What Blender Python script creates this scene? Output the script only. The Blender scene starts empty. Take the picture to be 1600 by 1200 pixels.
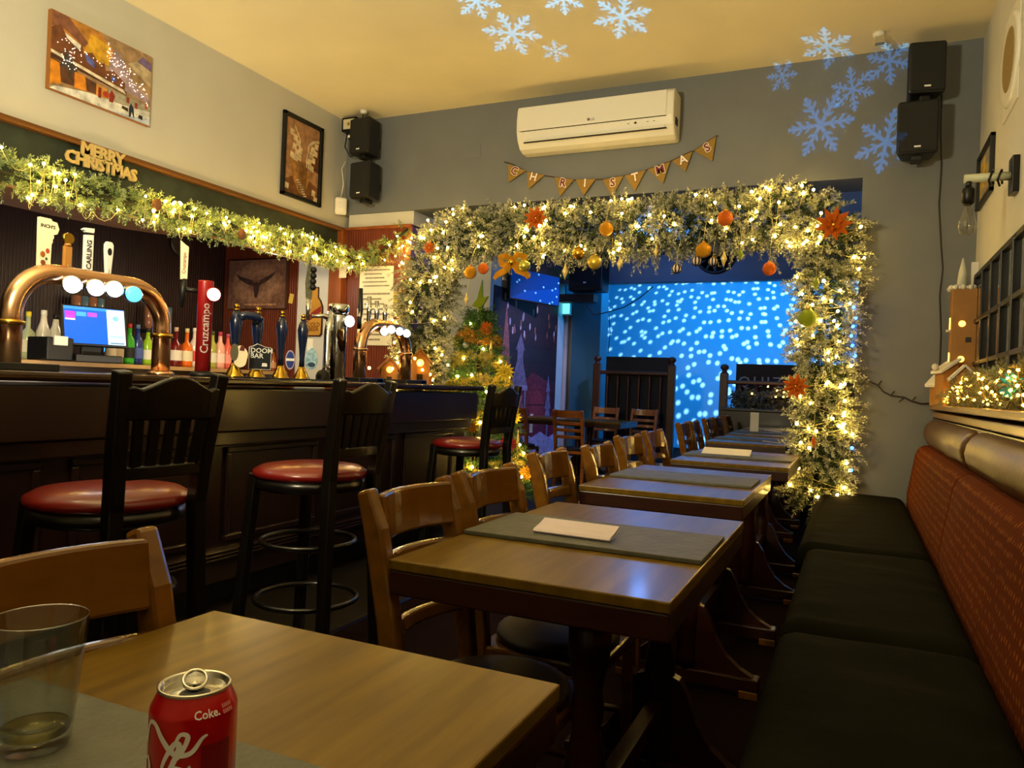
import bpy, bmesh, math, random
import numpy as np
from mathutils import Vector, Matrix, Euler
PI = math.pi
random.seed(7); np.random.seed(7)
scene = bpy.context.scene
COL = scene.collection

# ---------------------------------------------------------------- camera
FPX, YAW, PITCH, ROLL, CZ = 1175.0, math.radians(24.5), math.radians(.13), math.radians(2.25), 1.125
fwd = Vector((-math.sin(YAW)*math.cos(PITCH), math.cos(YAW)*math.cos(PITCH), math.sin(PITCH)))
rgt = Vector((math.cos(YAW), math.sin(YAW), 0)); upv = rgt.cross(fwd)
R_ = rgt*math.cos(ROLL)+upv*math.sin(ROLL); U_ = -rgt*math.sin(ROLL)+upv*math.cos(ROLL)
cam_d = bpy.data.cameras.new('camera'); cam = bpy.data.objects.new('camera', cam_d); COL.objects.link(cam)
M = Matrix.Identity(4)
for i in range(3):
    M[i][0], M[i][1], M[i][2] = R_[i], U_[i], -fwd[i]
M[2][3] = CZ
cam.matrix_world = M
cam_d.sensor_fit = 'HORIZONTAL'; cam_d.sensor_width = 36; cam_d.lens = FPX/1600*36; cam_d.clip_start = .02
scene.camera = cam
def ray(px, py): return fwd+R_*((px-800)/FPX)-U_*((py-600)/FPX)
def on(axis, px, py, v):
    "the point of the room that lies on the plane x, y or z = v"
    d = ray(px, py); c = Vector((0, 0, CZ)); i = 'xyz'.index(axis)
    return c+d*((v-c[i])/d[i])

# ---------------------------------------------------------------- look, world, lights
vs = scene.view_settings
vs.view_transform = 'Standard'; vs.look = 'None'; vs.gamma = 1; vs.use_curve_mapping = False
vs.exposure = 0.0
scene.cycles.use_denoising = True
scene.cycles.max_bounces = 4; scene.cycles.diffuse_bounces = 2; scene.cycles.glossy_bounces = 2; scene.cycles.adaptive_threshold = .03
scene.cycles.transmission_bounces = 6; scene.cycles.transparent_max_bounces = 6
scene.cycles.caustics_reflective = False; scene.cycles.caustics_refractive = False
scene.cycles.sample_clamp_indirect = 4
world = bpy.data.worlds.new('world'); scene.world = world; world.use_nodes = True
world.node_tree.nodes['Background'].inputs[0].default_value = (.5, .45, .4, 1)
world.node_tree.nodes['Background'].inputs[1].default_value = .004

def lamp(name, kind, loc, energy, color, target=None, **kw):
    d = bpy.data.lights.new(name, kind); o = bpy.data.objects.new(name, d); COL.objects.link(o)
    d.energy = energy; d.color = color; o.location = loc
    for k, v in kw.items(): setattr(d, k, v)
    if target is not None: o.rotation_euler = (Vector(target)-Vector(loc)).to_track_quat('-Z', 'Y').to_euler()
    return o
WARM = (1, .85, .52)
# ceiling lamps of the front half of the room, behind the camera
lamp('ceiling_lamp', 'POINT', (-2.7, 1.0, 2.7), 9, WARM, shadow_soft_size=.14)
lamp('ceiling_lamp', 'POINT', (-.6, -.6, 2.6), 2, (1, .86, .56), shadow_soft_size=.14)
# uplighters on the walls beside and behind the camera
lamp('uplighter', 'AREA', (-1.7, .5, 2.2), 118, WARM, (-2.2, 2.3, 3.4), shape='DISK', size=.4)
lamp('uplighter', 'AREA', (.1, -.3, 2.2), 38, (1, .86, .56), (.1, -.1, 3.4), shape='DISK', size=.4)
# light under the bar top thrown at the bottles, lamp over the bar door, blue light on the bar wall
lamp('bar_strip_light', 'AREA', (-3.35, 3.3, 1.0), 26, (1, .84, .62), (-5.0, 3.5, 1.45), shape='RECTANGLE', size=2.8, size_y=.08)
lamp('door_lamp', 'POINT', (-4.35, 4.75, 1.95), 6, (1, .85, .6), shadow_soft_size=.05)
lamp('bar_blue_light', 'AREA', (-4.9, 2.9, 1.25), 9, (.02, .30, 1), (-5.55, 2.9, 1.75), shape='RECTANGLE', size=2.2, size_y=.05)
lamp('back_room_fill', 'POINT', (-4.7, 6.7, 2.5), 22, WARM, shadow_soft_size=.12)  # warm fill added to brighten the tree and the cream jog wall
# blue floods of the back room, and an added backdrop fill
lamp('stage_flood', 'AREA', (-1.4, 10.45, 2.8), 105, (.004, .36, 1), (-1.4, 13.0, 1.2), shape='RECTANGLE', size=3.6, size_y=.1)
lamp('backdrop_fill', 'SPOT', (-2.3, 8.9, 2.7), 90, (.66, .56, 1), (-4.0, 9.3, 1.5), spot_size=math.radians(75), spot_blend=.5, shadow_soft_size=.05)  # violet spot added to lift the dark backdrop, no known fixture
lamp('blue_flood', 'POINT', (-2.2, 8.6, 2.75), 26, (.05, .30, 1), shadow_soft_size=.1)

def gobo_tree(l, kind, seed=0, strength=1.0):
    "light passing a cut-out plate in a projector: strength depends on the direction within the beam"
    d = l.data; d.use_nodes = True; nt = d.node_tree; N = nt.nodes; L = nt.links
    em = [n for n in N if n.type == 'EMISSION'][0]
    tc = N.new('ShaderNodeTexCoord'); sep = N.new('ShaderNodeSeparateXYZ'); L.new(tc.outputs['Normal'], sep.inputs[0])
    def m(op, a, b=None, c=None, clamp=False):
        n = N.new('ShaderNodeMath'); n.operation = op; n.use_clamp = clamp
        for i, v in enumerate((a, b, c)):
            if v is None: continue
            if isinstance(v, (int, float)): n.inputs[i].default_value = v
            else: L.new(v, n.inputs[i])
        return n.outputs[0]
    t = math.tan(d.spot_size/2)
    x = m('DIVIDE', m('DIVIDE', sep.outputs[0], sep.outputs[2]), t); y = m('DIVIDE', m('DIVIDE', sep.outputs[1], sep.outputs[2]), t)
    if kind == 'flake':
        r = m('SQRT', m('ADD', m('MULTIPLY', x, x), m('MULTIPLY', y, y)))
        a = m('ADD', m('ARCTAN2', y, x), seed*.37+PI)
        a6 = m('PINGPONG', a, PI/6)
        u = m('MULTIPLY', r, m('COSINE', a6)); v = m('MULTIPLY', r, m('SINE', a6))
        def band(dist, w): return m('MULTIPLY_ADD', dist, -1/.035, (w+.0175)/.035, clamp=True)
        arm = m('MULTIPLY', band(v, .055), m('LESS_THAN', u, .93))
        out = arm
        for u0, bl in ((.28, .16), (.5, .2), (.7, .12)):
            dd = m('ABSOLUTE', m('SUBTRACT', m('MULTIPLY', m('SUBTRACT', u, u0), .8), m('MULTIPLY', v, .6)))
            out = m('MAXIMUM', out, m('MULTIPLY', band(dd, .042), m('LESS_THAN', v, bl)))
        out = m('MAXIMUM', out, band(r, .13))
        out = m('MAXIMUM', out, m('MULTIPLY', band(r, .8), .06))
    else:
        cx = N.new('ShaderNodeCombineXYZ'); L.new(x, cx.inputs[0]); L.new(y, cx.inputs[1]); cx.inputs[2].default_value = seed
        vo = N.new('ShaderNodeTexVoronoi'); vo.inputs['Scale'].default_value = 21; vo.voronoi_dimensions = '2D'; L.new(cx.outputs[0], vo.inputs['Vector'])
        out = m('MULTIPLY_ADD', vo.outputs['Distance'], -4.2, 1.2, clamp=True)
    L.new(m('MULTIPLY', out, strength), em.inputs['Strength'])
FLAKES = [('y', 1282, 195, 5.4, 62), ('y', 1332, 140, 5.4, 42), ('y', 1385, 222, 5.4, 60), ('y', 1222, 118, 5.4, 30), ('y', 1390, 95, 5.4, 45),
          ('z', 1292, 72, 3.39, 52), ('z', 800, 52, 3.39, 62), ('z', 868, 80, 3.39, 30), ('z', 972, 26, 3.39, 62), ('z', 745, 2, 3.39, 50), ('z', 880, -2, 3.39, 45), ('z', 1130, -60, 3.39, 50)]
PROJ = Vector((-.95, 1.6, 1.0))
for i, (ax, px, py, v, rad) in enumerate(FLAKES):
    p = on(ax, px, py, v); dist = (p-PROJ).length; size = .82*rad/FPX*p.dot(fwd)
    l = lamp('snowflake_projector', 'SPOT', PROJ, 30, (.015, .36, 1), p, spot_size=2*math.atan(size/dist), spot_blend=0, shadow_soft_size=0)
    gobo_tree(l, 'flake', i, 40.0 if ax == 'y' else 38.0)
l = lamp('star_projector', 'SPOT', (-1.5, 10.4, 2.55), 60, (.42, .80, 1), (-1.55, 13.0, 1.3), spot_size=math.radians(104), spot_blend=.05, shadow_soft_size=0)
gobo_tree(l, 'stars', 3, 24.0)

# ---------------------------------------------------------------- materials
def lin(c):
    return tuple(((v/255)/12.92 if v/255 <= .04045 else ((v/255+.055)/1.055)**2.4) for v in c)
MATS = {}
def mat(name, rgb, rough=.5, metal=0, noise=0, nscale=6, stretch=(1, 1, 1), rgb2=None, bump=0, bscale=60, emit=0, emit_rgb=None, trans=0, ior=1.45, coat=0, spec=.5, alpha=1, sheen=0, attr=None):
    if name in MATS: return MATS[name]
    mt = bpy.data.materials.new(name); mt.use_nodes = True; nt = mt.node_tree; N = nt.nodes; L = nt.links
    b = N['Principled BSDF']; I = b.inputs
    c = lin(rgb); I['Base Color'].default_value = (*c, 1); I['Roughness'].default_value = rough; I['Metallic'].default_value = metal
    I['IOR'].default_value = ior; I['Transmission Weight'].default_value = trans; I['Coat Weight'].default_value = coat; I['Coat Roughness'].default_value = .12
    I['Specular IOR Level'].default_value = spec; I['Alpha'].default_value = alpha; I['Sheen Weight'].default_value = sheen
    if emit:
        I['Emission Color'].default_value = (*lin(emit_rgb or rgb), 1); I['Emission Strength'].default_value = emit
    if attr:
        a = N.new('ShaderNodeVertexColor'); a.layer_name = 'Col'; L.new(a.outputs[0], I['Base Color'])
        if emit: L.new(a.outputs[0], I['Emission Color'])
    if noise or rgb2 or bump:
        tc = N.new('ShaderNodeTexCoord'); mp = N.new('ShaderNodeMapping'); mp.inputs['Scale'].default_value = stretch; L.new(tc.outputs['Object'], mp.inputs[0])
    if noise or rgb2:
        nz = N.new('ShaderNodeTexNoise'); nz.inputs['Scale'].default_value = nscale; nz.inputs['Detail'].default_value = 5; L.new(mp.outputs[0], nz.inputs['Vector'])
        cr = N.new('ShaderNodeValToRGB'); cr.color_ramp.elements[0].position = .3; cr.color_ramp.elements[1].position = .7
        c2 = lin(rgb2) if rgb2 else tuple(min(1, v*(1+noise)) for v in c)
        c1 = c if rgb2 else tuple(v*(1-noise) for v in c)
        cr.color_ramp.elements[0].color = (*c1, 1); cr.color_ramp.elements[1].color = (*c2, 1)
        L.new(nz.outputs['Fac'], cr.inputs[0]); L.new(cr.outputs[0], I['Base Color'])
    if bump:
        n2 = N.new('ShaderNodeTexNoise'); n2.inputs['Scale'].default_value = bscale; n2.inputs['Detail'].default_value = 4; L.new(mp.outputs[0], n2.inputs['Vector'])
        bp = N.new('ShaderNodeBump'); bp.inputs['Strength'].default_value = bump; bp.inputs['Distance'].default_value = .01
        L.new(n2.outputs['Fac'], bp.inputs['Height']); L.new(bp.outputs[0], I['Normal'])
    MATS[name] = mt; return mt
def stripes(mt, axis, scale, depth=.6):
    "fine grooves of bead board as relief"
    nt = mt.node_tree; N = nt.nodes; L = nt.links; b = N['Principled BSDF']
    tc = N.new('ShaderNodeTexCoord'); w = N.new('ShaderNodeTexWave'); w.bands_direction = axis; w.inputs['Scale'].default_value = scale
    L.new(tc.outputs['Object'], w.inputs['Vector']); cr = N.new('ShaderNodeValToRGB'); cr.color_ramp.elements[0].position = .0; cr.color_ramp.elements[1].position = .18
    L.new(w.outputs['Fac'], cr.inputs[0]); bp = N.new('ShaderNodeBump'); bp.inputs['Strength'].default_value = depth; bp.inputs['Distance'].default_value = .004
    L.new(cr.outputs[0], bp.inputs['Height']); L.new(bp.outputs[0], b.inputs['Normal']); return mt

m_wall = mat('cream_plaster', (208, 205, 192), .7, noise=.04, nscale=3, bump=.08, bscale=90)
m_ceil = mat('ceiling_paint', (244, 232, 194), .75, noise=.05, nscale=1.5, bump=.06, bscale=50)
m_grey = mat('grey_paint', (108, 112, 116), .6, noise=.05, nscale=4, bump=.1, bscale=120)
m_blueg = mat('slate_blue_paint', (110, 128, 150), .6, noise=.05, nscale=4)
m_white = mat('white_paint', (225, 222, 214), .5, noise=.02)
m_green = mat('dark_green_paint', (40, 50, 42), .6, noise=.35, nscale=9, bump=.1)
m_rail = mat('golden_oak', (116, 72, 22), .35, noise=.35, nscale=10, stretch=(1, .08, 1), coat=.3)
m_soff = mat('tan_board', (120, 84, 52), .5, noise=.15, nscale=5)
m_dark = mat('dark_brown_wall', (52, 30, 26), .55, noise=.25, nscale=6)
m_bead = stripes(mat('mahogany_bead_board', (110, 46, 22), .38, noise=.2, nscale=8, stretch=(1, 1, .1)), 'X', 12)
m_beaddk = stripes(mat('dark_bead_board', (40, 17, 14), .42, noise=.2, nscale=8, stretch=(1, 1, .1)), 'Y', 12)
m_oakpan = mat('amber_wood_panel', (140, 74, 28), .35, noise=.3, nscale=7, stretch=(1, 1, .1), coat=.3)
m_bar = mat('bar_mahogany', (24, 9, 6), .32, noise=.35, nscale=9, stretch=(1, .1, 1), coat=.35)
m_bart = mat('bar_top_wood', (34, 18, 10), .22, noise=.3, nscale=7, stretch=(1, .1, 1), coat=.5)
m_carpet = mat('red_carpet', (22, 6, 5), .95, noise=.4, nscale=40, bump=.6, bscale=250, spec=.1)
m_boards = mat('dark_floor_boards', (24, 18, 9), .45, noise=.3, nscale=8, stretch=(1, .1, 1))
m_table = mat('oak_table_top', (112, 86, 20), .33, rgb2=(84, 61, 10), nscale=7, stretch=(6, .5, 1), coat=.12, spec=.35)
m_tedge = mat('table_edge_wood', (44, 17, 7), .35, noise=.3, nscale=8, stretch=(1, 1, 6), coat=.2)
m_chair = mat('golden_chair_wood', (104, 66, 16), .17, noise=.28, nscale=7, stretch=(3, .6, 3), coat=.5)
m_chaird = mat('brown_chair_wood', (150, 84, 30), .32, noise=.28, nscale=7, stretch=(3, .6, 3), coat=.4)
m_seat = mat('dark_red_seat_pad', (30, 10, 7), .6, noise=.2)
m_black = mat('black_stool_wood', (12, 9, 6), .3, noise=.2, nscale=8, coat=.3)
m_vinyl = mat('red_vinyl', (112, 20, 16), .28, noise=.1, coat=.4, bump=.05, bscale=120)
m_slate = mat('slate', (84, 84, 74), .55, noise=.18, nscale=14, bump=.4, bscale=45)
m_paper = mat('white_paper', (236, 232, 226), .6)
m_velvet = mat('dark_green_velvet', (20, 20, 12), .85, noise=.25, nscale=5, bump=.35, bscale=14, sheen=.0, spec=.03)
m_leather = mat('brown_leather', (74, 46, 12), .36, noise=.2, nscale=9, bump=.12, bscale=70, coat=.0, spec=.3)
m_shelf = mat('shelf_oak', (132, 96, 34), .35, noise=.3, nscale=8, stretch=(3, .2, 3), coat=.3)
m_blk = mat('black_plastic', (16, 17, 18), .45)
m_blk2 = mat('black_metal', (14, 14, 15), .35, metal=.3)
m_plast = mat('white_plastic', (232, 228, 214), .35)
m_copper = mat('polished_copper', (244, 194, 152), .2, metal=1)
m_brass = mat('brass', (206, 164, 66), .2, metal=1)
m_chrome = mat('chrome', (224, 226, 230), .08, metal=1)
m_gold = mat('gold_glitter', (224, 160, 34), .35, metal=.8, bump=.9, bscale=300)
m_goldsm = mat('gold_foil', (232, 178, 60), .22, metal=.9)
m_orange = mat('orange_glitter', (222, 108, 22), .4, metal=.5, bump=.8, bscale=300)
m_greenb = mat('green_glitter', (150, 170, 30), .4, metal=.4, bump=.8, bscale=300)
def thin_glass(name, tint, edge=1.3):
    mt = bpy.data.materials.new(name); mt.use_nodes = True; nt = mt.node_tree; N = nt.nodes; N.remove(N['Principled BSDF'])
    tr = N.new('ShaderNodeBsdfTransparent'); tr.inputs[0].default_value = (*tint, 1); gl = N.new('ShaderNodeBsdfGlossy'); gl.inputs['Roughness'].default_value = .03
    lw = N.new('ShaderNodeLayerWeight'); pw = N.new('ShaderNodeMath'); pw.operation = 'POWER'; pw.inputs[1].default_value = 3; fr = N.new('ShaderNodeMath'); fr.operation = 'MULTIPLY_ADD'; fr.inputs[1].default_value = .55; fr.inputs[2].default_value = .07; nt.links.new(lw.outputs['Facing'], pw.inputs[0]); nt.links.new(pw.outputs[0], fr.inputs[0]); mx = N.new('ShaderNodeMixShader'); L = nt.links
    L.new(fr.outputs[0], mx.inputs[0]); L.new(tr.outputs[0], mx.inputs[1]); L.new(gl.outputs[0], mx.inputs[2]); L.new(mx.outputs[0], N['Material Output'].inputs[0]); return mt
m_glass = thin_glass('clear_glass', (.86, .88, .86), 1.38)
m_wood = mat('pale_craft_wood', (160, 112, 54), .55, noise=.15, nscale=12)
m_mirror = mat('mirror_glass', (225, 226, 228), .02, metal=1)
m_wire = mat('pale_wire', (214, 196, 130), .4)
m_dkwire = mat('dark_cable', (34, 26, 24), .5)
m_bulb = mat('warm_bulb', (255, 214, 130), .5, emit=160, emit_rgb=(255, 206, 102))
m_amber = mat('amber_bulb', (255, 190, 80), .5, emit=40, emit_rgb=(255, 178, 62))
m_bluebulb = mat('blue_bulb', (60, 120, 255), .5, emit=12, emit_rgb=(50, 110, 255))
m_print = mat('printed_ink', (255, 255, 255), .55, attr=True)
def mottle(mt, scale, lo, hi):
    "brush-like unevenness of the printed colours"
    nt = mt.node_tree; N = nt.nodes; L = nt.links; b = N['Principled BSDF']; src = b.inputs['Base Color'].links[0].from_socket
    tc = N.new('ShaderNodeTexCoord'); nz = N.new('ShaderNodeTexNoise'); nz.inputs['Scale'].default_value = scale; nz.inputs['Detail'].default_value = 6; L.new(tc.outputs['Object'], nz.inputs['Vector'])
    mr = N.new('ShaderNodeMapRange'); mr.inputs[1].default_value = .3; mr.inputs[2].default_value = .7; mr.inputs[3].default_value = lo; mr.inputs[4].default_value = hi; L.new(nz.outputs['Fac'], mr.inputs[0])
    mx = N.new('ShaderNodeVectorMath'); mx.operation = 'SCALE'; L.new(src, mx.inputs[0]); L.new(mr.outputs[0], mx.inputs['Scale']); L.new(mx.outputs[0], b.inputs['Base Color'])
mottle(m_print, 22, .6, 1.35)
m_needle = mat('garland_needles', (255, 255, 255), .6, attr=True)
m_foil = mat('tinsel_foil', (255, 255, 255), .3, metal=.15, attr=True)

# ---------------------------------------------------------------- mesh helpers
class MB:
    def __init__(s): s.v = []; s.f = []; s.sm = []
    def add(s, vs_, fs, smooth=False):
        k = len(s.v); s.v += [tuple(v) for v in vs_]; s.f += [tuple(i+k for i in f) for f in fs]; s.sm += [smooth]*len(fs); return s
    def box(s, lo, hi, T=None):
        x0, y0, z0 = lo; x1, y1, z1 = hi
        V = [Vector(p) for p in ((x0, y0, z0), (x1, y0, z0), (x1, y1, z0), (x0, y1, z0), (x0, y0, z1), (x1, y0, z1), (x1, y1, z1), (x0, y1, z1))]
        if T: V = [T@v for v in V]
        return s.add(V, [(3, 2, 1, 0), (4, 5, 6, 7), (0, 1, 5, 4), (1, 2, 6, 5), (2, 3, 7, 6), (3, 0, 4, 7)])
    def cbox(s, c, size, T=None):
        return s.box([c[i]-size[i]/2 for i in range(3)], [c[i]+size[i]/2 for i in range(3)], T)
    def sweep(s, rings, cap=True, smooth=True):
        n = len(rings[0]); V = [p for r in rings for p in r]; F = []
        for i in range(len(rings)-1):
            for j in range(n):
                a = i*n+j; b = i*n+(j+1) % n; F.append((a, b, b+n, a+n))
        k = len(s.v); s.add(V, F, smooth)
        if cap: s.add([], []); s.f += [tuple(k+i for i in reversed(range(n))), tuple(k+(len(rings)-1)*n+i for i in range(n))]; s.sm += [False, False]
        return s
    def tube(s, pts, r, n=8, cap=True):
        pts = [Vector(p) for p in pts]; rings = []; up = None
        for i, p in enumerate(pts):
            t = (pts[min(i+1, len(pts)-1)]-pts[max(i-1, 0)]).normalized()
            if up is None: up = t.orthogonal().normalized()
            up = (up-t*up.dot(t)).normalized(); w = t.cross(up); rr = r[i] if isinstance(r, (list, tuple)) else r
            rings.append([p+up*(math.cos(2*PI*j/n)*rr)+w*(math.sin(2*PI*j/n)*rr) for j in range(n)])
        return s.sweep(rings, cap)
    def bar(s, pts, w, h, up=(0, 0, 1)):
        "rectangular section along a path"
        pts = [Vector(p) for p in pts]; rings = []; up0 = Vector(up)
        for i, p in enumerate(pts):
            t = (pts[min(i+1, len(pts)-1)]-pts[max(i-1, 0)]).normalized(); u = (up0-t*up0.dot(t)).normalized(); q = t.cross(u)
            ww = w[i] if isinstance(w, (list, tuple)) else w; hh = h[i] if isinstance(h, (list, tuple)) else h
            rings.append([p+q*(a*ww/2)+u*(b*hh/2) for a, b in ((1, 1), (-1, 1), (-1, -1), (1, -1))])
        return s.sweep(rings, True, False)
    def lathe(s, prof, n=20, c=(0, 0, 0), T=None, cap=True):
        rings = [[Vector((c[0]+r*math.cos(2*PI*j/n), c[1]+r*math.sin(2*PI*j/n), c[2]+z)) for j in range(n)] for r, z in prof]
        if T: rings = [[T@p for p in r] for r in rings]
        return s.sweep(rings, cap)
    def ball(s, c, r, n=14, sq=(1, 1, 1)):
        prof = [(max(1e-4, math.sin(PI*i/(n//2+1))), -math.cos(PI*i/(n//2+1))) for i in range(n//2+2)]
        rings = [[Vector((c[0]+a*r*sq[0]*math.cos(2*PI*j/n), c[1]+a*r*sq[1]*math.sin(2*PI*j/n), c[2]+z*r*sq[2])) for j in range(n)] for a, z in prof]
        return s.sweep(rings, True)
    def prism(s, poly, d0, d1, frame='xz', T=None):
        "polygon in the given local plane, extruded along the third axis from d0 to d1"
        def P(a, b, d):
            v = {'xz': (a, d, b), 'xy': (a, b, d), 'yz': (d, a, b)}[frame]; v = Vector(v); return T@v if T else v
        n = len(poly); V = [P(a, b, d0) for a, b in poly]+[P(a, b, d1) for a, b in poly]
        F = [tuple(range(n)), tuple(reversed(range(n, 2*n)))]+[(i, i+n, (i+1) % n+n, (i+1) % n) for i in range(n)]
        return s.add(V, F)
    def mesh(s, name, mt):
        me = bpy.data.meshes.new(name); me.from_pydata(s.v, [], s.f); me.polygons.foreach_set('use_smooth', s.sm)
        bm = bmesh.new(); bm.from_mesh(me); bmesh.ops.recalc_face_normals(bm, faces=bm.faces); bm.to_mesh(me); bm.free()
        if mt: me.materials.append(mt)
        return me
    def build(s, name, mt, parent=None, loc=(0, 0, 0), rot=(0, 0, 0), bevel=0, seg=2):
        o = obj(name, s.mesh(name, mt), parent, loc, rot)
        if bevel: bev(o, bevel, seg)
        return o
def bev(o, w, seg=2):
    m = o.modifiers.new('bevel', 'BEVEL'); m.width = w; m.segments = seg; m.limit_method = 'ANGLE'; m.angle_limit = .6
def obj(name, me, parent=None, loc=(0, 0, 0), rot=(0, 0, 0)):
    o = bpy.data.objects.new(name, me); COL.objects.link(o); o.location = loc; o.rotation_euler = rot
    if parent: o.parent = parent
    return o
def tag(o, label=None, cat=None, group=None, kind=None):
    for k, v in (('label', label), ('category', cat), ('group', group), ('kind', kind)):
        if v: o[k] = v
    return o
def thing(name, label, cat, loc=(0, 0, 0), rz=0, group=None):
    o = bpy.data.objects.new(name, None); COL.objects.link(o); o.location = loc; o.rotation_euler = (0, 0, rz); o.empty_display_size = .05
    return tag(o, label, cat, group)
def struct(name, mb, mt, label=None, bevel=0): 
    return tag(mb.build(name, mt, bevel=bevel), label=label, kind='structure')
def B(lo, hi): return MB().box(lo, hi)
def dup(o, parent=None):
    c = o.copy(); COL.objects.link(c)
    if parent: c.parent = parent
    for ch in o.children: dup(ch, c)
    return c
TXT = {}
def text_mesh(body, size, ext=.0005, off=0, shear=0, space=1.0, align='CENTER'):
    cu = bpy.data.curves.new('text', 'FONT'); cu.body = body; cu.size = size; cu.extrude = ext; cu.offset = off; cu.shear = shear
    cu.space_character = space; cu.align_x = align; cu.align_y = 'CENTER'; cu.resolution_u = 2; cu.space_line = .78
    o = bpy.data.objects.new('text', cu); me = bpy.data.meshes.new_from_object(o); bpy.data.objects.remove(o); return me
def lettering(body, size, mt, parent, loc, rot=(PI/2, 0, 0), name='lettering', **kw):
    me = text_mesh(body, size, **kw); me.materials.clear(); me.materials.append(mt); return obj(name, me, parent, loc, rot)
def picture(parent, w, h, shapes, y=-.001, name='printed_image', emit=None):
    "flat print: coloured polygons (u, v in 0..1) lying in the local xz plane, later ones a hair in front"
    V = []; F = []; C = []
    for i, (rgb, poly) in enumerate(shapes):
        k = len(V); V += [((u-.5)*w, y-i*.00012, (v-.5)*h) for u, v in poly]; F.append(tuple(range(k, k+len(poly)))); C.append((*lin(rgb), 1))
    me = bpy.data.meshes.new(name); me.from_pydata(V, [], F); ca = me.color_attributes.new('Col', 'FLOAT_COLOR', 'CORNER'); k = 0
    for f, c in zip(F, C):
        for _ in f: ca.data[k].color = c; k += 1
    me.materials.append(emit or m_print); return obj(name, me, parent)
def rect(u0, v0, u1, v1): return [(u0, v0), (u1, v0), (u1, v1), (u0, v1)]
def disc(u, v, ru, rv, n=14): return [(u+ru*math.cos(2*PI*i/n), v+rv*math.sin(2*PI*i/n)) for i in range(n)]

def foliage(name, parent, P, D, length, needles, nlen, nwid, colA, colB, frost, mt=None, droop=.15):
    "sprigs of needles at points P growing along D; one mesh, colour of each sprig between A and B, frost whitens the tips"
    n = len(P); P = np.asarray(P, float); D = np.asarray(D, float); D /= np.linalg.norm(D, axis=1, keepdims=True)+1e-9
    rng = np.random; length = length*(.7+.6*rng.rand(n))
    t = np.tile(np.linspace(.05, 1, needles), (n, 1)); base = P[:, None]+D[:, None]*(t*length[:, None])[..., None]
    base[..., 2] -= droop*(t**2)*length[:, None]
    nd = rng.randn(n, needles, 3); nd -= (nd*D[:, None]).sum(-1, keepdims=True)*D[:, None]; nd /= np.linalg.norm(nd, axis=-1, keepdims=True)+1e-9
    nd = nd*.85+D[:, None]*(.35+.5*t[..., None]); nd /= np.linalg.norm(nd, axis=-1, keepdims=True)
    sd = np.cross(nd, rng.randn(n, needles, 3)); sd /= np.linalg.norm(sd, axis=-1, keepdims=True)+1e-9
    L_ = nlen*(.7+.6*rng.rand(n, needles))[..., None]
    mid = base+nd*L_*.55
    V = np.stack([base-sd*nwid*.25, mid-sd*nwid*.5, base+nd*L_, mid+sd*nwid*.5], 2).reshape(-1, 3)
    nf = n*needles; me = bpy.data.meshes.new(name)
    me.vertices.add(nf*4); me.vertices.foreach_set('co', V.ravel().astype(np.float32))
    me.loops.add(nf*4); me.loops.foreach_set('vertex_index', np.arange(nf*4, dtype=np.int32))
    me.polygons.add(nf); me.polygons.foreach_set('loop_start', np.arange(0, nf*4, 4, dtype=np.int32)); me.polygons.foreach_set('loop_total', np.full(nf, 4, dtype=np.int32))
    me.update(calc_edges=True)
    k = rng.rand(n, 1, 1); c = np.array(lin(colA))*(1-k)+np.array(lin(colB))*k
    fr = np.clip(frost*(.25+1.1*rng.rand(n, needles, 1))*(.35+.8*t[..., None]), 0, 1)
    c = c*(1-fr)+np.array(lin((236, 234, 214)))*fr; c = c*(.75+.5*rng.rand(n, needles, 1))
    C = np.ones((nf, 4, 4), np.float32); C[..., :3] = np.clip(c, 0, 1).reshape(nf, 1, 3)
    ca = me.color_attributes.new('Col', 'FLOAT_COLOR', 'CORNER'); ca.data.foreach_set('color', C.ravel())
    me.materials.append(mt or m_needle); o = obj(name, me, parent); o['kind'] = 'stuff'; return o
def path_pts(path, n):
    path = np.array(path, float); seg = np.linalg.norm(np.diff(path, axis=0), axis=1); cum = np.r_[0, np.cumsum(seg)]
    s = np.random.rand(n)*cum[-1]; out = np.stack([np.interp(s, cum, path[:, i]) for i in range(path.shape[1])], 1)
    i = np.clip(np.searchsorted(cum, s)-1, 0, len(seg)-1); tan = np.diff(path[:, :3], axis=0)[i]; tan /= np.linalg.norm(tan, axis=1, keepdims=True)+1e-9
    return out, tan, s
def garland_points(path, n, keep=.35):
    "path rows are x, y, z, radius; returns points inside the swag and outward directions"
    q, tan, s = path_pts(path, n); d = np.random.randn(n, 3); d -= (d*tan).sum(1, keepdims=True)*tan; d /= np.linalg.norm(d, axis=1, keepdims=True)
    r = q[:, 3]*np.sqrt(keep+(1-keep)*np.random.rand(n))*.72
    return q[:, :3]+d*r[:, None], d+tan*np.random.uniform(-.9, .9, (n, 1))+np.random.randn(n, 3)*.25
_ico = None
def bulb_mesh(r, mt, key):
    k = ('bulb', key)
    if k not in TXT:
        bm = bmesh.new(); bmesh.ops.create_icosphere(bm, subdivisions=2 if r > .02 else 1, radius=r); me = bpy.data.meshes.new('bulb'); bm.to_mesh(me); bm.free(); me.materials.append(mt)
        for p in me.polygons: p.use_smooth = True
        TXT[k] = me
    return TXT[k]
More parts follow.
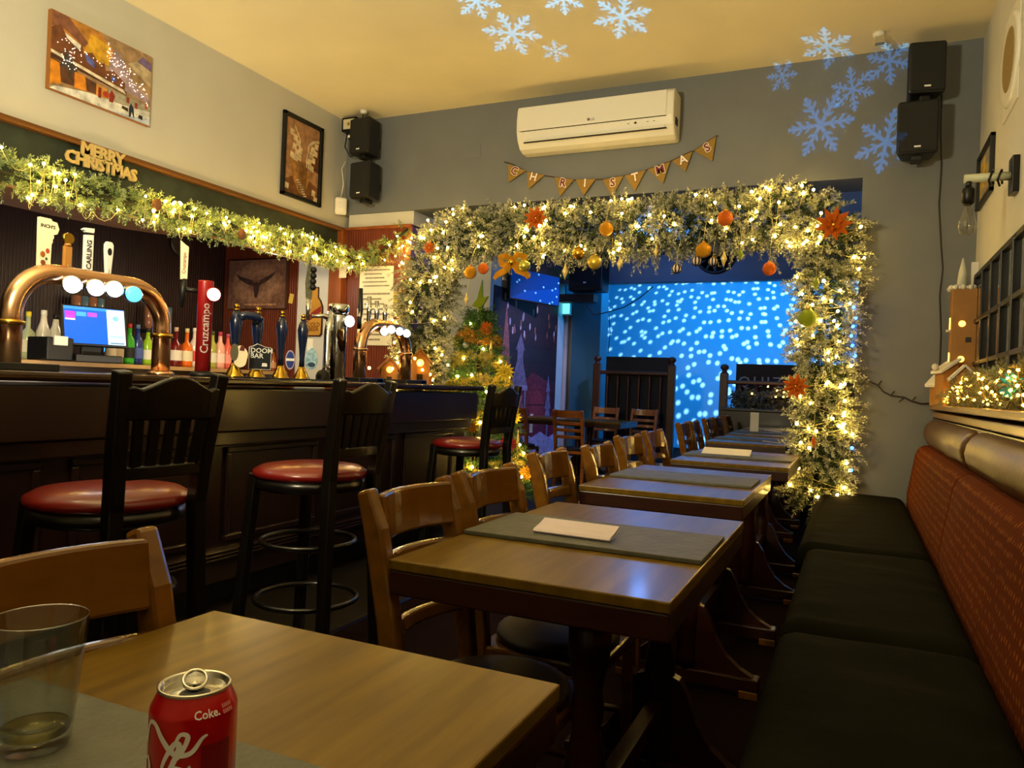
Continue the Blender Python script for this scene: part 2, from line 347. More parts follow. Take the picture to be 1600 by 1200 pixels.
def light_string(label, pts, r, mt, key, wire=True, wr=.0014, sag=.02, group=None, wmat=None):
    t = thing('fairy_light_string', label, 'fairy lights', pts[0], 0, group); o0 = Vector(pts[0])
    if wire:
        w = []
        for a, b in zip(pts[:-1], pts[1:]):
            a = Vector(a); b = Vector(b)
            for k in range(4):
                f = k/4; w.append(a.lerp(b, f)-o0-Vector((0, 0, sag*4*f*(1-f)+r)))
        w.append(Vector(pts[-1])-o0-Vector((0, 0, r)))
        MB().tube(w, wr, 4).build('wire', wmat or m_wire, t)
    for p in pts: obj('bulb', bulb_mesh(r, mt, key), t, Vector(p)-o0)
    return t
# ---------------------------------------------------------------- the setting
XL, XR, YB, ZC = -4.15, .652, 5.4, 3.39
struct('floor', B((-2.06, -2.6, -.1), (XR+.1, 13.2, 0)), m_carpet, 'dark red patterned carpet under the tables')
struct('floor', B((-6.2, -2.6, -.1), (-2.06, 13.2, 0)), m_boards, 'dark boards along the foot of the bar')
struct('trim_1', B((-2.075, -2.6, 0), (-2.045, 7.5, .006)), m_chrome, 'metal edging strip between carpet and boards')
struct('ceiling', B((XL-.6, -2.6, ZC), (XR+.2, YB+.3, ZC+.1)), m_ceil, 'warm cream ceiling')
struct('wall_left', B((XL-.5, -2.6, 2.44), (XL, YB+.3, ZC)), mat('stone_paint', (186, 184, 174), .7, noise=.03, nscale=3, bump=.08, bscale=90), 'cream wall above the bar opening')
struct('trim_2', B((XL-.04, -2.6, 2.1), (XL-.02, YB-.02, 2.44)), m_green, 'dark green fascia board over the bar')
struct('trim_3', MB().box((XL-.02, -2.6, 2.418), (XL+.03, YB, 2.436)).box((XL-.02, -2.6, 2.436), (XL+.018, YB, 2.456)), m_rail, 'golden oak picture rail above the green fascia', bevel=.004)
struct('trim_4', MB().prism([(XL-.018, -2.6), (XL-.018, 5.3), (XL-.05, 5.3), (XL-.05, 3.95), (XL-.12, 3.9), (XL-.3, 3.72), (XL-.42, 3.5), (XL-.5, 3.1), (XL-.5, -2.6)], 2.085, 2.1, 'xy'), m_soff, 'tan curved board under the green fascia')
struct('wall_bar', B((-5.65, -2.6, 0), (-5.55, YB+.1, 2.75)), m_beaddk, 'dark panelled wall behind the bar')
struct('ceiling_bar', B((-5.65, -2.6, 2.75), (XL-.5, YB, 2.8)), m_dark, 'dark ceiling over the bar alcove')
# back wall: lintel, right pier, left wood panel and bar end wall
struct('wall_back', MB().box((XL-.02, YB, 2.575), (XR+.1, YB+.35, ZC)).box((0, YB, 0), (XR+.1, YB+.35, 2.575)), m_grey, 'grey end wall with a wide opening')
struct('wall_end', B((-5.6, YB+.02, 0), (-4.66, YB+.1, 2.75)), m_bead, 'red brown bead board beside the bar door')
struct('wall_end', B((-4.12, YB+.03, 2.455), (-3.45, YB+.35, 2.575)), m_wall, 'cream strip above the amber wood panel')
struct('wall_end', B((-4.12, YB+.01, 0), (-3.45, YB+.35, 2.44)), m_bead, 'red brown bead board panel left of the garland arch')
struct('trim_5', MB().box((-4.13, YB-.02, 2.43), (-3.44, YB+.02, 2.455)).box((-3.50, YB-.008, 0), (-3.44, YB+.02, 2.43)), m_oakpan, 'amber wood frame of the bead board panel', bevel=.004)
struct('trim_6', B((-4.25, YB-.06, 0), (-4.115, YB+.05, 2.43)), m_oakpan, 'amber wood post at the end of the bar alcove', bevel=.006)
struct('door_1', B((-4.66, YB+.03, 0), (-4.24, YB+.08, 2.7)), m_white, 'white door panel behind the bar')
struct('wall_right', B((XR, -2.6, 0), (XR+.1, YB+.35, ZC)), m_wall, 'cream wall above the bench')
struct('wall_front', B((-5.65, -2.7, 0), (XR+.1, -2.6, ZC)), m_wall, 'cream wall behind the camera')
# back room
struct('wall_jog', B((-6.2, 8.05, 0), (-4.0, 8.15, 3.0)), m_wall, 'cream wall facing the front room beyond the arch')
struct('wall_far_left', B((-4.1, 8.15, 0), (-4.0, 10.62, 3.0)), m_white, 'pale wall that carries the backdrop')
struct('wall_outer', B((-6.3, 5.4, 0), (-6.2, 8.15, 3.0)), m_wall, 'cream wall left of the arch')
struct('ceiling_back', B((-6.3, YB+.35, 3.0), (1.7, 13.2, 3.1)), m_white, 'pale ceiling of the back room')
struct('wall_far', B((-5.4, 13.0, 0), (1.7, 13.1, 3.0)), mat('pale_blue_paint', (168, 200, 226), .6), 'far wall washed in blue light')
struct('wall_far_right', B((1.6, YB+.35, 0), (1.7, 13.0, 3.0)), m_grey, 'right wall of the back room')
struct('trim_7', B((-4.1, 10.15, 2.62), (1.6, 10.3, 3.0)), m_blueg, 'slate blue beam across the back room')
struct('wall_pillar', B((-3.86, 10.55, 0), (-3.42, 10.9, 3.0)), mat('teal_paint', (60, 110, 125), .6), 'teal pillar beside the exit door')
struct('trim_8', MB().box((-4.04, 10.62, 0), (-3.96, 10.7, 2.35)).box((-4.04, 10.6, 2.25), (-3.86, 10.72, 2.36)), m_white, 'white door frame beside the backdrop')
struct('door_2', B((-4.0, 10.72, 0), (-3.86, 10.78, 2.25)), m_white, 'white exit door')
struct('floor', B((-3.9, 10.05, 0), (1.6, 13.0, .17)), m_carpet, 'raised platform at the far end')
struct('baseboard_far', B((-3.9, 10.03, 0), (1.6, 10.05, .165)), m_white, 'pale riser of the far platform')

# ---------------------------------------------------------------- bar counter
t = thing('bar_counter', 'long dark mahogany bar counter with panelled front', 'bar counter', (-2.95, 2.4, 0))
ox, oy = 2.95, -2.4
def L3(x, y, z): return (x+ox, y+oy, z)
MB().box(L3(-3.25, -1.5, .14), L3(-2.72, 5.12, 1.06)).build('carcass', m_bar, t)
MB().box(L3(-3.2, -1.5, 0), L3(-2.85, 5.08, .14)).build('plinth', m_blk, t)
MB().box(L3(-2.72, -1.5, .86), L3(-2.625, 5.14, 1.06)).build('apron_board', m_bar, t, bevel=.006)
MB().box(L3(-2.72, -1.5, .79), L3(-2.665, 5.13, .86)).build('rail', m_bar, t, bevel=.008)
MB().box(L3(-2.72, -1.5, .145), L3(-2.695, 5.12, .25)).build('skirting_board', m_bar, t, bevel=.004)
mb = MB()
for z in (.252, .268, .284): mb.box(L3(-2.72, -1.5, z), L3(-2.682+(.284-z)*.25, 5.12, z+.011))
mb.build('skirting_moulding', m_bar, t, bevel=.003)
for y0 in np.arange(-1.2, 5.0, .78):
    y1 = min(y0+.66, 5.06)
    p = MB().box(L3(-2.725, y0, .36), L3(-2.712, y1, .75)).build('panel', m_bar, t)
    fr = MB()
    for a, b in (((y0, .33), (y1, .36)), ((y0, .75), (y1, .78)), ((y0, .36), (y0+.03, .75)), ((y1-.03, .36), (y1, .75))):
        fr.box(L3(-2.722, a[0], a[1]), L3(-2.70, b[0], b[1]))
    fr.build('panel_moulding', m_bar, p, bevel=.006)
t = MB().box((-.33, -3.4, 0), (.33, 2.8, .035)).build('worktop', m_bart, loc=(-2.93, 2.4, 1.075), bevel=.012)
tag(t, 'polished dark wood top running along the bar counter', 'worktop')
t = thing('back_counter', 'dark back counter carrying bottles and till behind the bar', 'counter', (-4.9, 2.4, 0))
MB().box((-.63, -3.5, 0), (.16, 2.98, 1.14)).build('cabinet', m_bar, t)
MB().box((-.63, -3.5, 1.14), (.2, 2.98, 1.17)).build('counter_top', mat('pale_counter_top', (176, 140, 92), .4, noise=.15), t, bevel=.004)

# ---------------------------------------------------------------- banquette
t = thing('banquette', 'long built-in bench with orange patterned back and leather roll', 'bench', (.2, 2.5, 0))
MB().box((-.33, -4.6, 0), (.44, 2.88, .4)).build('base', mat('bench_base_wood', (30, 18, 12), .5), t)
m_fab = mat('orange_patterned_fabric', (92, 44, 10), .85, spec=.05)
nt = m_fab.node_tree; N = nt.nodes; Lk = nt.links
tc = N.new('ShaderNodeTexCoord'); mp = N.new('ShaderNodeMapping'); mp.inputs['Scale'].default_value = (0, 38, 30); Lk.new(tc.outputs['Object'], mp.inputs[0])
vo = N.new('ShaderNodeTexVoronoi'); vo.inputs['Scale'].default_value = 1; vo.inputs['Randomness'].default_value = .25; Lk.new(mp.outputs[0], vo.inputs['Vector'])
cr = N.new('ShaderNodeValToRGB'); cr.color_ramp.elements[0].position = .13; cr.color_ramp.elements[1].position = .3
cr.color_ramp.elements[0].color = (*lin((140, 84, 32)), 1); cr.color_ramp.elements[1].color = (*lin((88, 38, 10)), 1)
Lk.new(vo.outputs['Distance'], cr.inputs[0]); Lk.new(cr.outputs[0], N['Principled BSDF'].inputs['Base Color'])
for y0, y1 in ((.88, 2.86), (-.95, .86), (-2.8, -.97), (-4.6, -2.82)):
    prof = [(.115, .40), (.112, .55), (.15, .80), (.168, .845), (.2, .862), (.27, .862), (.27, .40)]
    mb = MB(); n = 5
    rings = []
    for k in range(n+1):
        y = y0+(y1-y0)*k/n; e = .008 if k in (0, n) else 0
        rings.append([Vector((x+e, y, z-e)) for x, z in prof])
    mb.sweep(rings, True, False).build('back_panel', m_fab, t, bevel=.012)
for y0, y1 in ((.93, 2.87), (-.9, .92), (-2.7, -.91), (-4.5, -2.71)):
    mb = MB(); n = 18; rings = []
    for k in range(n+1):
        f = k/n; y = y0+(y1-y0)*f; e = min(f, 1-f)*(y1-y0); s = 1-.22*math.exp(-e*26); wob = .006*math.sin(y*9)
        rings.append([Vector((.265+(.075+wob)*s*math.cos(a), y, .935+.088*s*math.sin(a))) for a in np.linspace(0, 2*PI, 16, endpoint=False)])
    mb.sweep(rings).build('leather_roll', m_leather, t)
MB().box((.25, -4.6, .40), (.43, 2.88, 1.025)).build('back_board', m_bar, t)
t = thing('ledge', 'oak ledge above the leather roll carrying a lit garland', 'shelf', (.55, 2.5, 1.03))
MB().box((-.12, -4.6, .05), (.09, 2.89, .077)).build('board', m_shelf, t, bevel=.005)
MB().box((-.10, -4.6, .0), (.09, 2.89, .035)).build('moulding', m_shelf, t, bevel=.006)
CUSH = [(3.34, 5.36, -.20, 'far green velvet seat pad beside the grey pier'), (2.15, 3.33, -.165, 'creased dark velvet seat pad, second from the grey pier'), (.95, 2.14, -.165, 'dark velvet seat pad, third from the grey pier'), (-.6, .94, -.165, 'nearest dark velvet seat pad at the foot of the picture')]
for y0, y1, xf, lab in CUSH:
    nx, ny = 14, 30; V = []; F = []
    w, l = .31-xf, y1-y0
    def pt(u, v, top):
        ex = min(u, 1-u)*w; ey = min(v, 1-v)*l
        def rnd(e): return math.sqrt(max(0, 1-(1-min(e/.055, 1))**2))
        h = rnd(ex)*rnd(ey); z = .46+.06*h+.008*math.sin(u*PI)*math.sin(v*PI)+.0035*math.sin(v*l*31+u*3)*h*(.4+math.sin(u*5+v*7))
        return (xf+u*w+(.03*(1-v) if u < .3 else 0)*0, y0+v*l, z if top else .40)
    us = [0, .02, .05, .1, .16, .25, .35, .5, .65, .75, .84, .9, .95, .98, 1]; vv = [0, .008, .02, .04]+list(np.linspace(.07, .93, 24))+[.96, .98, .992, 1]
    for v in vv:
        for u in us: V.append(pt(u, v, True))
    for j in range(len(vv)-1):
        for i in range(len(us)-1):
            a = j*len(us)+i; F.append((a, a+1, a+1+len(us), a+len(us)))
    mb = MB().add([Vector(p)-Vector((.08, (y0+y1)/2, .40)) for p in V], F, True); k = len(V)
    edge = [i for i in range(len(us))]+[j*len(us)+len(us)-1 for j in range(1, len(vv))]+[(len(vv)-1)*len(us)+i for i in range(len(us)-2, -1, -1)]+[j*len(us) for j in range(len(vv)-2, 0, -1)]
    low = [Vector((V[i][0], V[i][1], .402))-Vector((.08, (y0+y1)/2, .40)) for i in edge]; mb.v += [tuple(p) for p in low]
    m_ = len(edge)
    for i in range(m_): mb.f.append((edge[i], k+i, k+(i+1) % m_, edge[(i+1) % m_])); mb.sm.append(True)
    mb.f.append(tuple(k+i for i in range(m_))); mb.sm.append(False)
    tag(mb.build('seat_cushion', m_velvet, loc=(.08, (y0+y1)/2, .40)), lab, 'cushion', 'loose seat pads on the bench')

# ---------------------------------------------------------------- tables
def make_table(x0, x1, y0, y1, label, z=.75):
    t = thing('pub_table', label, 'table', ((x0+x1)/2, (y0+y1)/2, 0), 0, 'tables along the bench'); w, l = (x1-x0)/2, (y1-y0)/2
    MB().box((-w, -l, z-.022), (w, l, z)).build('table_top', m_table, t, bevel=.003)
    MB().box((-w+.002, -l+.002, z-.075), (w-.002, l-.002, z-.022)).build('apron', m_tedge, t, bevel=.004)
    for s in (-1, 1):
        yy = s*(l-.16)
        prof = [(.035, .06), (.04, .12), (.028, .16), (.04, .2), (.045, .34), (.03, .42), (.036, .46), (.03, .5), (.045, .58), (.045, z-.075)]
        MB().lathe(prof, 14, (.1, yy, 0)).build('leg', m_tedge, t)
        MB().box((-.17, yy-.035, .02), (.37, yy+.035, .075)).build('foot_bar', m_tedge, t, bevel=.006)
        for q in (-1, 1):
            MB().box((.1+q*.235-.035, yy-.04, 0), (.1+q*.235+.035, yy+.04, .03)).build('foot_pad', m_chair, t, bevel=.004)
            poly = [(q*.035, .07), (q*.25, .075), (q*.2, .1), (q*.15, .14), (q*.11, .2), (q*.085, .27), (q*.06, .31), (q*.035, .32)]
            MB().prism([(.1+a, b) for a, b in poly], yy-.018, yy+.018).build('bracket', m_tedge, t)
    MB().box((.08, -l+.17, .2), (.12, l-.17, .25)).build('stretcher', m_tedge, t)
    return t
TABLES = [(-.915, -.326, -.1, .90, 'nearest oak table, with the red can and the tumbler'),
          (-.88, -.285, 1.34, 2.32, 'oak table with a folded white leaflet on its slate, second from the camera'),
          (-.965, -.345, 2.78, 3.77, 'oak table with a bare slate, third from the camera'),
          (-.925, -.30, 4.2, 5.2, 'oak table with a cream menu near the arch, fourth from the camera'),
          (-1.06, -.46, 6.05, 7.05, 'oak table with standing white cards just beyond the arch'),
          (-1.10, -.50, 7.35, 8.3, 'oak table behind the one with the white cards'),
          (-1.12, -.52, 8.5, 9.3, 'farthest oak table of the row before the balustrade')]
for a in TABLES: make_table(*a)
t = make_table(-3.75, -2.42, 8.35, 9.1, 'dark table in the far left corner ringed by ladder-back chairs'); del t['group']
def slate(x0, x1, y0, y1, label, rz=0):
    o = MB().box((-(x1-x0)/2, -(y1-y0)/2, 0), ((x1-x0)/2, (y1-y0)/2, .011)).build('slate_board', m_slate, loc=((x0+x1)/2, (y0+y1)/2, .7505), rot=(0, 0, rz), bevel=.002)
    tag(o, label, 'slate board', 'slate boards laid across the tables')
slate(-.87, -.34, .27, .575, 'grey slate under the red can and the tumbler')
slate(-.875, -.29, 1.665, 1.985, 'grey slate under the folded white leaflet')
slate(-.95, -.36, 3.13, 3.44, 'bare grey slate on the third table from the camera')
slate(-.92, -.31, 4.52, 4.82, 'grey slate under the cream menu near the arch')
slate(-1.05, -.47, 6.4, 6.68, 'grey slate under the standing white cards')
slate(-1.09, -.51, 7.68, 7.95, 'grey slate on the table behind the white cards')

# ---------------------------------------------------------------- chairs
def chair_mesh_parts(ladder, wood):
    "origin on the floor below the seat, front towards +x"
    P = []
    for s in (-1, 1):
        y = s*.16
        P.append(('back_post', MB().bar([(-.2, y, 0), (-.185, y, .25), (-.19, y, .45), (-.215, y, .62), (-.255, y, .80), (-.285, y, .885)], .036, [.036, .042, .044, .05, .05, .036], up=(1, 0, 0)).mesh('back_post', wood), .008))
        P.append(('front_leg', MB().bar([(.125, s*.165, 0), (.12, s*.165, .43)], .034, .034, up=(1, 0, 0)).mesh('front_leg', wood), .006))
        P.append(('side_stretcher', MB().tube([(-.19, y, .2), (.12, s*.165, .2)], .011, 8).mesh('side_stretcher', wood), 0))
    def rail(z0, z1, x, th=.02, bow=.035):
        n = 8; rings = []
        for k in range(n+1):
            f = k/n*2-1; y = f*.146; xx = x-bow*(1-f*f)
            rings.append([Vector((xx-th/2, y, z0)), Vector((xx+th/2, y, z0)), Vector((xx-.012+th/2, y, z1)), Vector((xx-.012-th/2, y, z1))])
        return MB().sweep(rings, True, False)
    if ladder:
        for i, (z0, z1) in enumerate(((.80, .88), (.72, .755), (.645, .68), (.57, .605))): P.append(('back_rail', rail(z0, z1, -.262+(.84-z0)*.2).mesh('back_rail', wood), .004))
    else:
        for z0, z1 in ((.772, .876), (.70, .738), (.56, .59)): P.append(('back_rail', rail(z0, z1, -.25+(.80-z0)*.18).mesh('back_rail', wood), .006))
    P.append(('seat_frame', MB().box((-.2, -.175, .40), (.14, .175, .435)).mesh('seat_frame', wood), .008))
    P.append(('seat', MB().lathe([(.02, .435), (.175, .435), (.188, .445), (.185, .458), (.15, .468), (.02, .47)], 24, T=Matrix.Translation((-.035, 0, 0))@Matrix.Diagonal((.9, 1, 1, 1))).mesh('seat', m_seat), 0))
    return P
LOW, LAD = chair_mesh_parts(False, m_chair), chair_mesh_parts(True, m_chaird)
def place_chair(parts, x, y, rz, label, group):
    t = thing('dining_chair', label, 'chair', (x, y, 0), rz, group)
    for n, me, b in parts:
        o = obj(n, me, t)
        if b: bev(o, b)
g = 'wooden chairs along the tables'
for x, y, rz, lab in ((-.70, .655, .0, 'nearest golden wooden chair, at the left edge of the picture'),
        (-.675, 1.525, -.02, 'golden wooden chair at the near end of the table with the leaflet'),
        (-.69, 1.965, -.02, 'golden wooden chair at the far end of the table with the leaflet'),
        (-.78, 2.69, .03, 'golden chair at the near end of the third table from the camera'),
        (-.755, 3.21, .0, 'golden chair tucked under the far end of the third table'),
        (-.83, 3.95, -.08, 'golden chair at the near end of the table by the arch'),
        (-.86, 4.62, -.06, 'golden chair at the far end of the table by the arch'),
        (-.98, 6.1, 0, 'brown chair just beyond the arch at the table with the white cards'),
        (-.99, 6.6, 0, 'brown chair at the far end of the table with the white cards'),
        (-1.02, 7.45, 0, 'brown chair at the table behind the white cards, near end'),
        (-1.02, 7.95, 0, 'brown chair at the table behind the white cards, far end'),
        (-1.05, 8.85, 0, 'last brown chair of the row, before the balustrade')):
    place_chair(LOW, x, y, rz, lab, g)
g = 'ladder-back chairs around the far corner table'
for x, y, rz, lab in ((-2.83, 7.98, PI/2, 'ladder-back chair with its back to the camera, in front of the far corner table'),
        (-3.5, 7.98, PI/2, 'ladder-back chair half hidden by the decorated tree'),
        (-3.02, 9.45, -PI/2, 'ladder-back chair facing the camera behind the far corner table'),
        (-2.5, 9.45, -PI/2, 'ladder-back chair behind the far corner table, nearest the tall balustrade')):
    place_chair(LAD, x, y, rz, lab, g)

# ---------------------------------------------------------------- bar stools
def make_stool(x, y, rz, label):
    "front towards -x"
    t = thing('bar_stool', label, 'bar stool', (x, y, 0), rz, 'tall stools at the bar')
    for s in (-1, 1):
        MB().bar([(.23, s*.165, 0), (.215, s*.145, .45), (.21, s*.135, .74), (.23, s*.145, .92), (.265, s*.16, 1.125)], .042, [.04, .042, .046, .046, .038], up=(1, 0, 0)).build('back_post', m_black, t, bevel=.006)
        MB().bar([(-.2, s*.185, 0), (-.15, s*.15, .74)], .04, .04, up=(1, 0, 0)).build('front_leg', m_black, t, bevel=.006)
    n = 16; rings = []
    for k in range(n+1):
        f = k/n*2-1; yy = f*.15; bow = .02*(1-f*f); wave = .022*math.cos(f*PI*1.0)+.012*(abs(f) > .85)
        rings.append([Vector((.24+bow, yy, .99)), Vector((.265+bow, yy, .99)), Vector((.28+bow, yy, 1.092+wave)), Vector((.255+bow, yy, 1.092+wave))])
    MB().sweep(rings, True, False).build('crest_rail', m_black, t, bevel=.006)
    for k in range(5):
        yy = (k-2)*.051; MB().bar([(.237, yy*.92, .855), (.258, yy, .995)], .028, .012, up=(1, 0, 0)).build('back_slat', m_black, t)
    rings = []
    for k in range(9):
        f = k/4-1; bow = .018*(1-f*f); rings.append([Vector((.21+bow, f*.14, .825)), Vector((.235+bow, f*.14, .825)), Vector((.235+bow, f*.14, .862)), Vector((.21+bow, f*.14, .862))])
    MB().sweep(rings, True, False).build('lower_rail', m_black, t, bevel=.004)
    MB().lathe([(.02, .68), (.2, .68), (.212, .69), (.212, .725), (.02, .725)], 28).build('seat_frame', m_black, t)
    MB().lathe([(.02, .725), (.21, .725), (.226, .738), (.224, .755), (.195, .772), (.12, .783), (.02, .786)], 32).build('seat', m_vinyl, t)
    for z, r in ((.47, .185), (.24, .2)):
        MB().tube([(r*math.cos(a), r*math.sin(a), z) for a in np.linspace(0, 2*PI, 33)], .011, 8, cap=False).build('foot_ring', m_black, t)
make_stool(-2.02, 1.56, -.06, 'black bar stool with red seat nearest the camera')
make_stool(-1.99, 2.44, -.04, 'black bar stool with red seat, middle one of three at the bar')
make_stool(-2.23, 4.25, -.1, 'black bar stool with red seat at the far end of the bar by the tree')
# ---------------------------------------------------------------- beer taps on the bar
ZB = 1.11; XT = -2.9
m_lens = mat('lit_lens', (240, 248, 255), .4, emit=9, emit_rgb=(225, 240, 255))
m_lensb = mat('lit_blue_lens', (40, 170, 255), .4, emit=5, emit_rgb=(60, 180, 255))
m_lensr = mat('lit_pink_lens', (255, 235, 225), .4, emit=9, emit_rgb=(255, 226, 214))
m_cream = mat('cream_enamel', (238, 228, 196), .4)
m_whitee = mat('white_enamel', (238, 238, 236), .3)
m_ink = mat('black_ink', (20, 20, 22), .5)
m_bluee = mat('blue_tray_end', (20, 90, 190), .4)
RX = lambda a: Matrix.Rotation(a, 4, 'X'); RY = lambda a: Matrix.Rotation(a, 4, 'Y'); RZ = lambda a: Matrix.Rotation(a, 4, 'Z')
def arch_pts(y0, y1, z1, r):
    p = [(0, y0, .02), (0, y0, z1-r)]
    p += [(0, y0+r-r*math.cos(a), z1-r+r*math.sin(a)) for a in np.linspace(.15, PI/2, 8)]
    p += [(0, y1-r+r*math.sin(a), z1-r+r*math.cos(a)) for a in np.linspace(0, PI/2, 9)]
    return p+[(0, y1, .02)]
def lens(parent, y, z, r, mt, x=.05, yaw=-.35):
    T = Matrix.Translation((x, y, z))@RZ(yaw)@RY(PI/2)
    h = MB().lathe([(r*.6, -.05), (r*.75, -.03), (r*1.08, -.012), (r*1.12, .004), (r*.98, .006)], 20, T=T).build('lens_housing', m_chrome, parent)
    MB().lathe([(r, 0), (r*.97, .008), (r*.8, .013), (r*.3, .016)], 20, T=T).build('lens', mt, h)
def tray(parent, y, x=0, l=.2, w=.2):
    MB().box((x-w/2, y-l/2, 0), (x+w/2, y+l/2, .028)).build('drip_tray', m_blk, parent, bevel=.004)
# big copper arch
t = thing('tap_arch', 'big polished copper beer arch with four lit lenses', 'beer tap', (XT, 2.13, ZB))
MB().tube(arch_pts(-.34, .34, .385, .17), .04, 18).build('arch_pipe', m_copper, t)
for y in (-.34, .34):
    MB().lathe([(.043, .17), (.05, .175), (.05, .185), (.043, .19)], 18, (0, y, 0)).build('collar', m_brass, t)
    MB().lathe([(.06, .0), (.06, .012), (.045, .02)], 18, (0, y, 0)).build('foot_flange', m_copper, t)
tray(t, -.34, 0, .24, .24)
for (px, py), mt in zip(((115, 445), (152, 450), (181, 452), (211, 460)), (m_lens, m_lens, m_lens, m_lensb)):
    p = on('x', px, py, XT+.06); lens(t, p.y-2.13, p.z-ZB, .034, mt)
def ferrule(parent, x, y, z): return MB().lathe([(.012, -.05), (.014, -.02), (.009, 0), (.009, .03)], 10, (x, y, z)).build('ferrule', m_chrome, parent)
m_spot = mat('apple_print', (150, 70, 30), .5)
def handle_at(px, py): p = on('x', px, py, XT-.02); return p.y-2.13, p.z-ZB
y, z = handle_at(67, 420); ferrule(t, -.02, y, z)
h = MB().prism([(-.022, 0), (.016, -.005), (.024, .02), (.026, .105), (.030, .105), (.03, .118), (.028, .118), (.034, .125), (.034, .135), (.03, .137), (.048, .145), (.055, .165), (.045, .19), (.026, .192), (.02, .2), (-.025, .2)], -.009, .009, 'yz').build('tap_handle', m_cream, t, (-.02, y, z), bevel=.003); tag(h, 'cream cider handle cut like a signpost')
lettering('INCH’S', .019, m_ink, h, (.0095, .008, .168), (PI/2, 0, PI/2), off=.0004)
picture(h, .05, .2, [((150, 84, 30), disc(.3, .28, .2, .06)), ((176, 70, 40), disc(.68, .36, .16, .05)), ((120, 60, 30), disc(.35, .12, .2, .05)), ((60, 90, 40), disc(.6, .2, .1, .03))]).rotation_euler = (0, 0, PI/2)
h.children[-1].location = (.0096, 0, .1)
y, z = handle_at(104, 425); ferrule(t, -.02, y, z)
h = MB().box((-.008, -.018, 0), (.008, .018, .105)).lathe([(.016, .105), (.012, .112), (.012, .118)], 12).build('tap_handle', mat('gold_wood', (176, 122, 58), .3, noise=.2, coat=.4), t, (-.02, y, z), bevel=.005); tag(h, 'golden wooden handle with round badge')
MB().lathe([(.022, -.009), (.024, 0), (.022, .009)], 18, T=Matrix.Translation((0, 0, .135))@RY(PI/2)).build('badge', m_brass, h)
y, z = handle_at(136, 430); ferrule(t, -.02, y, z)
h = MB().prism([(-.019, 0), (.019, 0), (.019, .185), (-.019, .185)], -.009, .009, 'yz').build('tap_handle', m_whitee, t, (-.02, y, z), bevel=.003); tag(h, 'tall white handle lettered in black')
MB().prism([(-.019, .165), (.0195, .170), (.0195, .178), (-.019, .175)], -.0096, .0096, 'yz').build('black_band', m_ink, h)
MB().prism([(-.030, .184), (-.019, .179), (.019, .182), (.019, .197), (-.022, .193), (-.024, .187), (-.029, .188)], -.0094, .0094, 'yz').build('cap_wing', m_whitee, h)
lettering('CARLING', .03, m_ink, h, (.0095, 0, .085), Matrix(((0, 0, 1), (0, -1, 0), (1, 0, 0))).to_euler() if False else (Matrix.Rotation(PI/2, 3, 'Z')@Matrix.Rotation(PI/2, 3, 'X')@Matrix.Rotation(PI/2, 3, 'Z')).to_euler(), off=.0006, space=.95)
y, z = handle_at(168, 432); ferrule(t, -.02, y, z)
h = MB().prism([(-.011, 0), (.011, 0), (.02, .11), (.02, .135), (.012, .148), (-.012, .148), (-.02, .135), (-.02, .11)], -.008, .008, 'yz').build('tap_handle', m_whitee, t, (-.02, y, z), bevel=.004); tag(h, 'silver white paddle handle with dark badge')
MB().prism([(.01*math.cos(a), .105+.016*math.sin(a)) for a in np.linspace(0, 2*PI, 14, endpoint=False)], -.009, .009, 'yz').build('badge', m_ink, h)
# red column
t = thing('tap_column', 'tall red beer column with white vertical lettering', 'beer tap', (XT, 2.715, ZB), -.62)
m_red = mat('red_enamel', (150, 22, 26), .3, noise=.25, nscale=5, coat=.4)
MB().sweep([[Vector((.032*math.cos(a), .036*math.sin(a), z*(1)+(.012*math.sin(a)*0))) for a in np.linspace(0, 2*PI, 22, endpoint=False)] for z in (.0, .46, .468)]).build('column', m_red, t)
MB().lathe([(.055, 0), (.06, .01), (.05, .02), (.037, .028)], 20).build('foot_flange', m_blk, t)
me = text_mesh('Cruzcampo', .052, off=.0006); me.materials.clear(); me.materials.append(m_whitee)
for v in me.vertices:
    x, y = v.co.x, v.co.y; a = (y)/.036; v.co = Vector((.0345*math.cos(a), -.0375*math.sin(a)*1.0, .235+x)) 
bm = bmesh.new(); bm.from_mesh(me); bmesh.ops.recalc_face_normals(bm, faces=bm.faces); bm.to_mesh(me); bm.free()
obj('lettering', me, t)
T = Matrix.Translation((.045, .03, .40))@RZ(.1)@RY(PI/2)
h = MB().lathe([(.02, -.04), (.03, -.02), (.036, -.006), (.036, .004), (.03, .006)], 18, T=T).build('lens_housing', m_red, t)
MB().lathe([(.032, 0), (.03, .008), (.02, .012), (.005, .013)], 18, T=T).build('lens', m_lensr, h)
MB().tube([(-.01, -.02, .415), (-.02, -.10, .42)], .011, 10).build('spout_pipe', m_blk, t)
MB().tube([(-.02, -.095, .47), (-.02, -.10, .42), (-.02, -.105, .33)], [.011, .017, .009], 10).build('tap_body', m_blk, t)
h = MB().prism([(-.015, 0), (.017, .004), (.019, .16), (.004, .17), (-.02, .19)], -.008, .008, 'yz').build('tap_handle', m_cream, t, (-.02, -.1, .465), bevel=.003); tag(h, 'cream handle with slanted top')
lettering('Cruzcampo', .022, mat('red_ink', (150, 30, 30), .5), h, (.0086, 0, .08), (Matrix.Rotation(PI/2, 3, 'Z')@Matrix.Rotation(PI/2, 3, 'X')@Matrix.Rotation(PI/2, 3, 'Z')).to_euler(), off=.0003)
